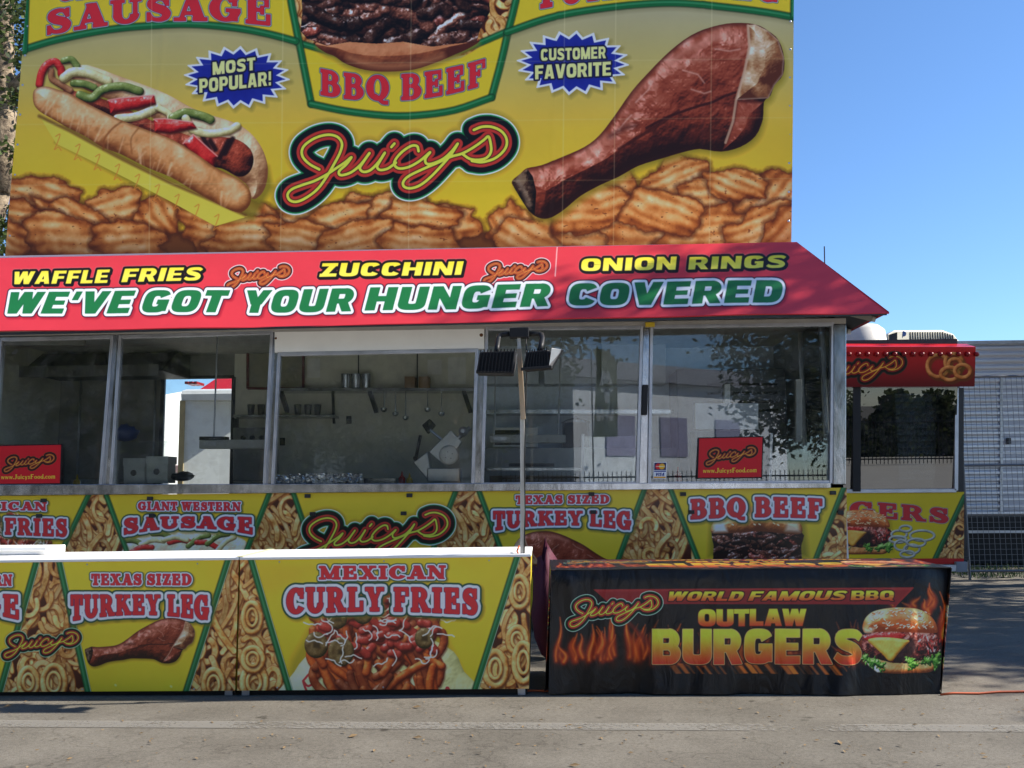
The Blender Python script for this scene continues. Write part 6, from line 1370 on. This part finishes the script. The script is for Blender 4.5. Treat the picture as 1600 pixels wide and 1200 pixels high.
# ---------------------------------------------------------------- trees
def bark(name, c1, c2):
    m = bpy.data.materials.new(name); m.use_nodes = True; n = m.node_tree; b = n.nodes['Principled BSDF']; L = n.links.new
    tc = n.nodes.new('ShaderNodeTexCoord'); no = n.nodes.new('ShaderNodeTexNoise'); no.inputs['Scale'].default_value = 5; no.inputs['Detail'].default_value = 7; no.inputs['Roughness'].default_value = .7; L(tc.outputs['Object'], no.inputs['Vector'])
    rp = n.nodes.new('ShaderNodeValToRGB'); rp.color_ramp.elements[0].position = .4; rp.color_ramp.elements[1].position = .6; rp.color_ramp.elements[0].color = (*c1, 1); rp.color_ramp.elements[1].color = (*c2, 1); L(no.outputs['Fac'], rp.inputs[0]); L(rp.outputs[0], b.inputs['Base Color']); b.inputs['Roughness'].default_value = .9
    bp = n.nodes.new('ShaderNodeBump'); bp.inputs['Strength'].default_value = .9; bp.inputs['Distance'].default_value = .05; L(no.outputs['Fac'], bp.inputs['Height']); L(bp.outputs[0], b.inputs['Normal']); return m
def leafm(name, c):
    m = bpy.data.materials.new(name); m.use_nodes = True; n = m.node_tree; b = n.nodes['Principled BSDF']; L = n.links.new
    g_ = n.nodes.new('ShaderNodeNewGeometry'); rp = n.nodes.new('ShaderNodeValToRGB'); rp.color_ramp.elements[0].color = (*[v*.55 for v in c], 1); rp.color_ramp.elements[1].color = (c[0]*1.6, c[1]*1.4, c[2]*1.2, 1); L(g_.outputs['Random Per Island'], rp.inputs[0]); L(rp.outputs[0], b.inputs['Base Color']); b.inputs['Roughness'].default_value = .5
    tr = n.nodes.new('ShaderNodeBsdfTranslucent'); L(rp.outputs[0], tr.inputs[0]); mx = n.nodes.new('ShaderNodeMixShader'); mx.inputs[0].default_value = .35; L(b.outputs[0], mx.inputs[1]); L(tr.outputs[0], mx.inputs[2]); L(mx.outputs[0], n.nodes['Material Output'].inputs[0]); return m
BARK = bark('mottled_bark', (.06, .04, .026), (.36, .28, .19)); LEAF = leafm('tree_leaves', (.05, .085, .02)); LEAF2 = leafm('dusty_leaves', (.06, .085, .03))
def tree(name, base, limbs, blobs, nleaf, lsize, seed, label, leaf=LEAF, bk=BARK):
    rnd = random.Random(seed); t = thing(name, base, label, 'tree')
    b = MB()
    for pts, r0, r1 in limbs:
        P = [Vector(p) for p in pts]; n = len(P); Q = []
        for i, p in enumerate(P):
            Q.append(p+Vector((rnd.uniform(-1, 1), rnd.uniform(-1, 1), 0))*r0*.25*(0 < i < n-1))
        b.tube(Q, [r0+(r1-r0)*i/(n-1) for i in range(n)], 12)
    b.build('trunk', bk, t, 0, True)
    V = []; F = []
    tot = sum(bl[3]**2 for bl in blobs)
    for (x, y, z, r) in blobs:
        k = int(nleaf*r*r/tot); cl = [(rnd.gauss(0, .55), rnd.gauss(0, .55), rnd.gauss(0, .45)) for _ in range(max(4, k//45))]
        for i in range(k):
            a = cl[i % len(cl)]; sp = .22
            p = Vector((x+r*(a[0]+rnd.gauss(0, sp)), y+r*(a[1]+rnd.gauss(0, sp)), z+r*(a[2]+rnd.gauss(0, sp))))
            u = Vector((rnd.gauss(0, 1), rnd.gauss(0, 1), rnd.gauss(0, .7))).normalized(); v = u.orthogonal().normalized()*(lsize*.28); u = u*lsize*rnd.uniform(.7, 1.2)
            n0 = len(V); V += [tuple(p), tuple(p+u*.5+v), tuple(p+u), tuple(p+u*.5-v)]; F.append((n0, n0+1, n0+2, n0+3))
    me = bpy.data.meshes.new('crown'); me.from_pydata(V, [], F); me.materials.append(leaf); o = bpy.data.objects.new('crown', me); COL.objects.link(o); o.parent = t; o.matrix_parent_inverse = Matrix.Translation(-Vector(base))
    return t
# tree behind the board at the left edge
DTr = 12.6; A = lambda x, y: at(x, y, DTr)
g0 = A(-60, 700); base = (g0.x, DTr, 0)
limbs = [([base, A(-55, 600), A(-28, 420), A(-10, 280), A(0, 170), A(8, 100), A(14, 20), A(28, -90)], .25, .1),
         ([A(-5, 300), A(5, 205), A(8, 130), A(-6, 60), A(-16, -40)], .2, .1), ([A(12, 150), A(34, 128), A(60, 100), A(110, 60)], .11, .05), ([A(-14, 360), A(-2, 290), A(14, 268), A(30, 240)], .06, .02), ([A(-10, 330), A(4, 262), A(9, 225), A(4, 200)], .07, .04)]
bl = [(*A(6, 60), .5), (*A(20, 250), .28), (*A(24, 130), .35), (*A(8, 350), .2), (*A(-40, -60), 1.4), (*A(60, -120), 1.5), (*A(-90, 120), 1.2), (*A(16, 200), .25), (*A(-8, 300), .22), (*A(30, 20), .4), (*A(24, 330), .3), (*A(30, 60), .35), (*A(-4, 390), .25)]
tree('broadleaf_tree', base, limbs, bl, 13000, .1, 4, 'mottled tan trunk and sparse leaves at the left edge behind the board')
# trees to the right, out of the frame, that throw the dappled shade
tree('shade_tree', (13.6, 10.2, 0), [([(13.6, 10.2, 0), (13.5, 10.1, 3), (13.2, 9.8, 6), (11.6, 9.45, 9)], .3, .06), ([(13.5, 10.1, 3), (12, 9, 5), (11, 8.4, 6)], .14, .04), ([(13.2, 9.8, 6), (14, 11.2, 8)], .12, .04)],
     [(11.0, 9.0, 4.9, 1.2), (12.4, 8.9, 6.3, 1.3), (13.6, 10.6, 8.6, 1.6), (11.3, 9.6, 9.3, 1.15), (10.7, 9.4, 9.7, .9), (10.0, 9.4, 10.1, .7), (11.9, 9.9, 9.0, .9), (13.8, 9.6, 6.6, 1.3), (10.6, 10.6, 4.6, 1.2), (12.2, 11.5, 5.6, 1.4), (12.6, 8.2, 5.6, 1.2), (10.4, 8.2, 4.2, .9)], 16000, .2, 11, 'leafy tree standing right of the stands and throwing dappled shade')
tree('shade_tree', (11.8, 13.5, 0), [([(11.8, 13.5, 0), (11.6, 13.3, 3), (11.3, 13, 5.4)], .24, .07), ([(11.6, 13.3, 3), (10.5, 12.6, 4.6)], .1, .03)],
     [(11.2, 13, 5.4, 1.5), (10.2, 12.4, 4.4, 1.2), (12.4, 13.8, 6, 1.5), (13, 15, 5.5, 1.6)], 5000, .2, 12, 'bushy tree standing behind the fence to the right')
# ---------------------------------------------------------------- across the road, seen only in the glass
def simple_tree(x, y, h, r, seed, label):
    tree('street_tree', (x, y, 0), [([(x, y, 0), (x+.1, y, h*.3), (x-.1, y+.1, h*.62)], .22, .12), ([(x, y, h*.3), (x+r*.5, y+.2, h*.7)], .11, .05), ([(x+.05, y, h*.34), (x-r*.5, y-.2, h*.68)], .11, .05)],
         [(x, y, h*.74, r*.9), (x+r*.6, y+.3, h*.66, r*.7), (x-r*.6, y-.2, h*.68, r*.7), (x+.2, y, h*.95, r*.6), (x-r*.2, y+.6, h*.5, r*.6), (x+r*.5, y-.6, h*.48, r*.6), (x-r*.7, y-.5, h*.45, r*.6)], 11000, .24, seed, label, LEAF2)
simple_tree(-7.5, -7, 8, 2.8, 21, 'wide street tree across the road mirrored in the left windows'); simple_tree(-2.6, -9, 8.5, 2.7, 22, 'forked street tree across the road mirrored in the middle window'); simple_tree(-12.5, -8, 8.5, 3.2, 25, 'broad street tree farthest left across the road, mirrored in the leftmost window'); simple_tree(9.5, -12, 8, 2.5, 23, 'street tree across the road mirrored in the small stand window')
def hedge(x0, x1, y, h, n, seed, label):
    hd = thing('hedge', ((x0+x1)/2, y, 0), label, 'hedge'); V = []; F = []; rnd = random.Random(seed)
    for i in range(n):
        x = rnd.uniform(x0, x1); p = Vector((x, y+rnd.uniform(-.8, .8), rnd.uniform(.05, h*(.8+.2*math.sin(x*1.3)+.15*math.sin(x*3.1))))); u = Vector((rnd.gauss(0, 1), rnd.gauss(0, .6), rnd.gauss(0, 1))).normalized()*.26; v = u.orthogonal().normalized()*.1; n0 = len(V); V += [tuple(p), tuple(p+u*.5+v), tuple(p+u), tuple(p+u*.5-v)]; F.append((n0, n0+1, n0+2, n0+3))
    me = bpy.data.meshes.new('foliage'); me.from_pydata(V, [], F); me.materials.append(LEAF2); o = bpy.data.objects.new('foliage', me); COL.objects.link(o); o.parent = hd; o.matrix_parent_inverse = Matrix.Translation(-Vector(hd.location))
sh = thing('reflection_darkener', (-13, -15, 0), 'long dark shed added across the road to darken the reflections in the left windows', 'building')
b = MB(); b.box(-30, -1.6, -21, -15, 0, 6.2); b.build('wall', mat('dark_backdrop', (.03, .032, .028), .8, 0, .3, 1.5), sh)  # added dark mass that keeps bright gaps out of the left reflections
b = MB(); b.hexa([(-30.4, -21.4, 6.2), (-1.2, -21.4, 6.2), (-1.2, -14.6, 6.2), (-30.4, -14.6, 6.2)], [(-30.4, -18.2, 8), (-1.2, -18.2, 8), (-1.2, -17.8, 8), (-30.4, -17.8, 8)]); b.build('roof', mat('slate_roof', (.05, .05, .055), .6), sh)
for x in (-12.6, -8.1, -3.4): b = MB(); b.box(x, x+1.1, -14.99, -14.95, .2, 2.6); b.build('door', mat('pale_door', (.4, .44, .46), .5), sh)
hedge(10.8, 22, -16, 2.7, 14000, 10, 'tall dark hedge behind the iron fence mirrored in the small stand window')
bw = thing('pale_hall', (4, -20, 0), 'long pale blue hall across the road mirrored in the right windows', 'building')
b = MB(); b.box(-1, 10.5, -24, -18, 0, 5.2); b.build('wall', mat('pale_hall_wall', (.74, .78, .84), .6, 0, .06, .5), bw)
b = MB(); b.hexa([(-1.4, -24.4, 5.2), (10.9, -24.4, 5.2), (10.9, -17.6, 5.2), (-1.4, -17.6, 5.2)], [(-1.4, -21.2, 6.4), (10.9, -21.2, 6.4), (10.9, -20.8, 6.4), (-1.4, -20.8, 6.4)]); b.build('roof', mat('grey_roof', (.2, .2, .22), .6), bw); bw.rotation_euler.z = R(-36)
for x in (.5, 3.2, 6.2): b = MB(); b.box(x, x+1.4, -17.99, -17.95, 2.4, 3.9); b.build('window', mat('lilac_trim', (.3, .28, .42), .3), bw)
fl = thing('feather_flag', (at(945, 600, DF).x, -5.5, 0), 'tall dull green feather flag reading ATM, mirrored in the fourth window', 'flag')
k = (2*DF+5.5)/DF
ax = at(948, 640, DF).x*k*1.0-.02
b = MB(); outl = [(ax-.32, .55), (ax+.28, .55), (ax+.3, 1.6), (ax+.3, 3.3), (ax+.12, 3.7), (ax-.2, 3.85), (ax-.3, 3.8), (ax-.2, 3.3), (ax-.25, 2.2)]
outl = [(x, 2.55+(z-.55)*.68) for x, z in outl]; n = len(outl); b.v = [(x, -5.5, z) for x, z in outl]+[(x, -5.52, z) for x, z in outl]; b.f = [tuple(range(n)), tuple(range(n, 2*n))[::-1]]+[(i, n+i, n+(i+1) % n, (i+1) % n) for i in range(n)]
b.build('cloth', mat('olive_cloth', (.2, .21, .08), .7), fl); MB().tube([(ax-.34, -5.51, 0), (ax-.34, -5.51, 4.75)], .018, 8).build('pole', BLACK, fl)
lt = MB()
for ch, zc in (('A', 3.85), ('T', 3.4), ('M', 2.95)):
    for pr in BLOCK[ch][0]:
        q = [(ax+.02-(px-.5)*.34, -5.485, zc+py*.36) for px, py in pr]; nn = len(q); lt.add(q+[(x, y-.008-.001*len(lt.f), z) for x, y, z in q], [tuple(range(nn)), tuple(range(nn, 2*nn))[::-1]])
lt.build('lettering', mat('white_letters', (.8, .8, .72), .6), fl)
fb = thing('iron_fence', (6, -10.5, 0), 'black iron picket fence across the road mirrored in the small stand window', 'fence'); b = MB()
for i in range(150): x = -6+i*.14; b.box(x-.012, x+.012, -10.51, -10.49, .05, 1.75)
b.build('pickets', BLACK, fb)
for z in (.2, 1.55): MB().box(-6, 15, -10.53, -10.515, z, z+.05).build('rail', BLACK, fb)

# ---------------------------------------------------------------- small clutter inside the kitchen
BOT = [mat('red_sauce', (.4, .02, .015), .3), mat('yellow_sauce', (.6, .4, .02), .3), mat('clear_bottle', (.5, .52, .5), .2)]
def bottle(px, D, h, m, label, group=None):
    q = at(px, 757, D); q.z = zs-.024
    t = thing('squeeze_bottle', q, label, 'bottle', group)
    MB().lathe(q, (0, 0, 1), [(0, .032), (.01, .035), (h*.65, .035), (h*.75, .02)], 14).build('body', m, t, 0, True); MB().lathe(q+Vector((0, 0, h*.75)), (0, 0, 1), [(0, .014), (h*.22, .005)], 10).build('nozzle', m, t)
bottle(628, DF+.28, .22, BOT[0], 'red squeeze bottle on the worktop left of the slicer'); bottle(640, DF+.32, .2, BOT[1], 'yellow squeeze bottle on the worktop left of the slicer')
bottle(980, DF+.3, .2, BOT[2], 'clear bottle behind the low sliding pane of the fourth window'); bottle(1060, DF+.3, .24, BOT[0], 'red squeeze bottle beside the red sign of the fifth window'); bottle(120, DF+.3, .22, BOT[1], 'yellow squeeze bottle in the leftmost window beside the red sign')
for i, x in enumerate((600, 618, 634, 668, 690)):
    q = at(x, 612, DB-.15); b = MB(); L = .2+.05*(i % 3); b.tube([q, q-Vector((0, 0, L))], .006, 6); b.lathe(q-Vector((0, 0, L+.05)), (0, 0, 1), [(0, .02), (.02, .038), (.05, .04)], 12)
    thing_mesh(b, 'ladle', STEEL, 'steel ladle hanging under the long back shelf', 'ladle', 'ladles under the long shelf', 0)
for i, (x0, y0, x1, y1) in enumerate(((480, 560, 500, 590), (700, 558, 728, 600), (668, 562, 690, 585))):
    thing_mesh(rect(x0, y0, x1, y1, DB-.012, .006), 'notice', mat('paper_notice', (.8, .79, .74), .7, 0, .03), ('small paper notice beside the red framed board', 'tall paper notice at the right end of the back wall shelf', 'square paper notice above the long back shelf')[i], 'notice', None, 0)
t = thing('microwave', at(800, 700, DB-.3), 'white microwave on the steel back counter of the fourth window', 'microwave'); rect(770, 668, 840, 699, DB-.5, .4).build('body', WHITE, t, .01); rect(773, 672, 820, 695, DB-.51, .008).build('door', BLACK, t); 
t = thing('stock_pot', at(930, 700, DB-.3), 'tall steel pot on the back counter of the fourth window', 'pot'); q = at(900, 699, DB-.35); MB().lathe(q, (0, 0, 1), [(0, .16), (.28, .16), (.285, .17), (.3, .17)], 26).build('body', STEEL, t, 0, True); MB().lathe(q+Vector((0, 0, .3)), (0, 0, 1), [(0, .165), (.03, .1), (.05, .02), (.07, .02)], 26).build('lid', STEEL, t, 0, True)
for i, x in enumerate((540, 556, 572)):
    q = at(x, 606, DB-.17); thing_mesh(MB().lathe(q, (0, 0, 1), [(0, .05), (.16, .06), (.17, .06)], 16), 'steel_tin', STEEL, 'steel tin standing on the long back shelf', 'tin', 'tins on the long shelf', 0)
for i, x in enumerate((640, 662)): thing_mesh(rect(x-8, 588, x+8, 606, DB-.3, .18), 'food_box', mat('brown_card', (.34, .22, .12), .8), 'brown card box on the long back shelf', 'box', 'card boxes on the long shelf')
# ---------------------------------------------------------------- grit, dry leaves; trims on counters and board
b = MB(); rnd = random.Random(17)
for i in range(420):
    px, py = rnd.uniform(-60, 1660), 1092+rnd.random()**1.2*110; q = gat(px, py, .005); s = rnd.choice((.006, .008, .012, .016, .03 if i % 12 == 0 else .01)); a = rnd.uniform(0, 6.28)
    u = Vector((math.cos(a), math.sin(a), 0))*s; v = Vector((-math.sin(a), math.cos(a), 0))*s*.45; h = Vector((0, 0, s*.35))
    b.add([q-u, q-v+h*.2, q+u+h*.6, q+v+h], [(0, 1, 2, 3)])
tag(b.build('litter', mat('dry_leaf_grit', (.2, .13, .06), .8, 0, .5, 3)), 'scattered grit and dry leaf scraps on the asphalt in front of the counters', 'litter', None, 'stuff')
for c in (c1, c2):
    fp = [o for o in c.children if o.name.startswith('front_panel')][0]; vs = [v.co for v in fp.data.vertices]; xs = [v.x for v in vs]; xa, xb = min(xs)+.02, max(xs)-.03; zb = min(v.z for v in vs); za = max(v.z for v in vs)
    for x in (xa+.25, (xa+xb)/2, xb-.25):
        for z in (za-.022, zb+.02): MB().lathe((x, D1-.004, z), (0, -1, 0), [(0, .006), (.003, .004)], 8).build('rivet', ALU, c)
for u in (.004, .996):
    for k in range(9):
        v = .3+.085*k; q = (B3[0]*(1-u)+B3[1]*u)*(1-v)+(B3[3]*(1-u)+B3[2]*u)*v; MB().lathe(q+Vector((0, -.004, 0)), (0, -1, 0), [(0, .014), (.003, .01)], 10).build('grommet', ALU, bd)
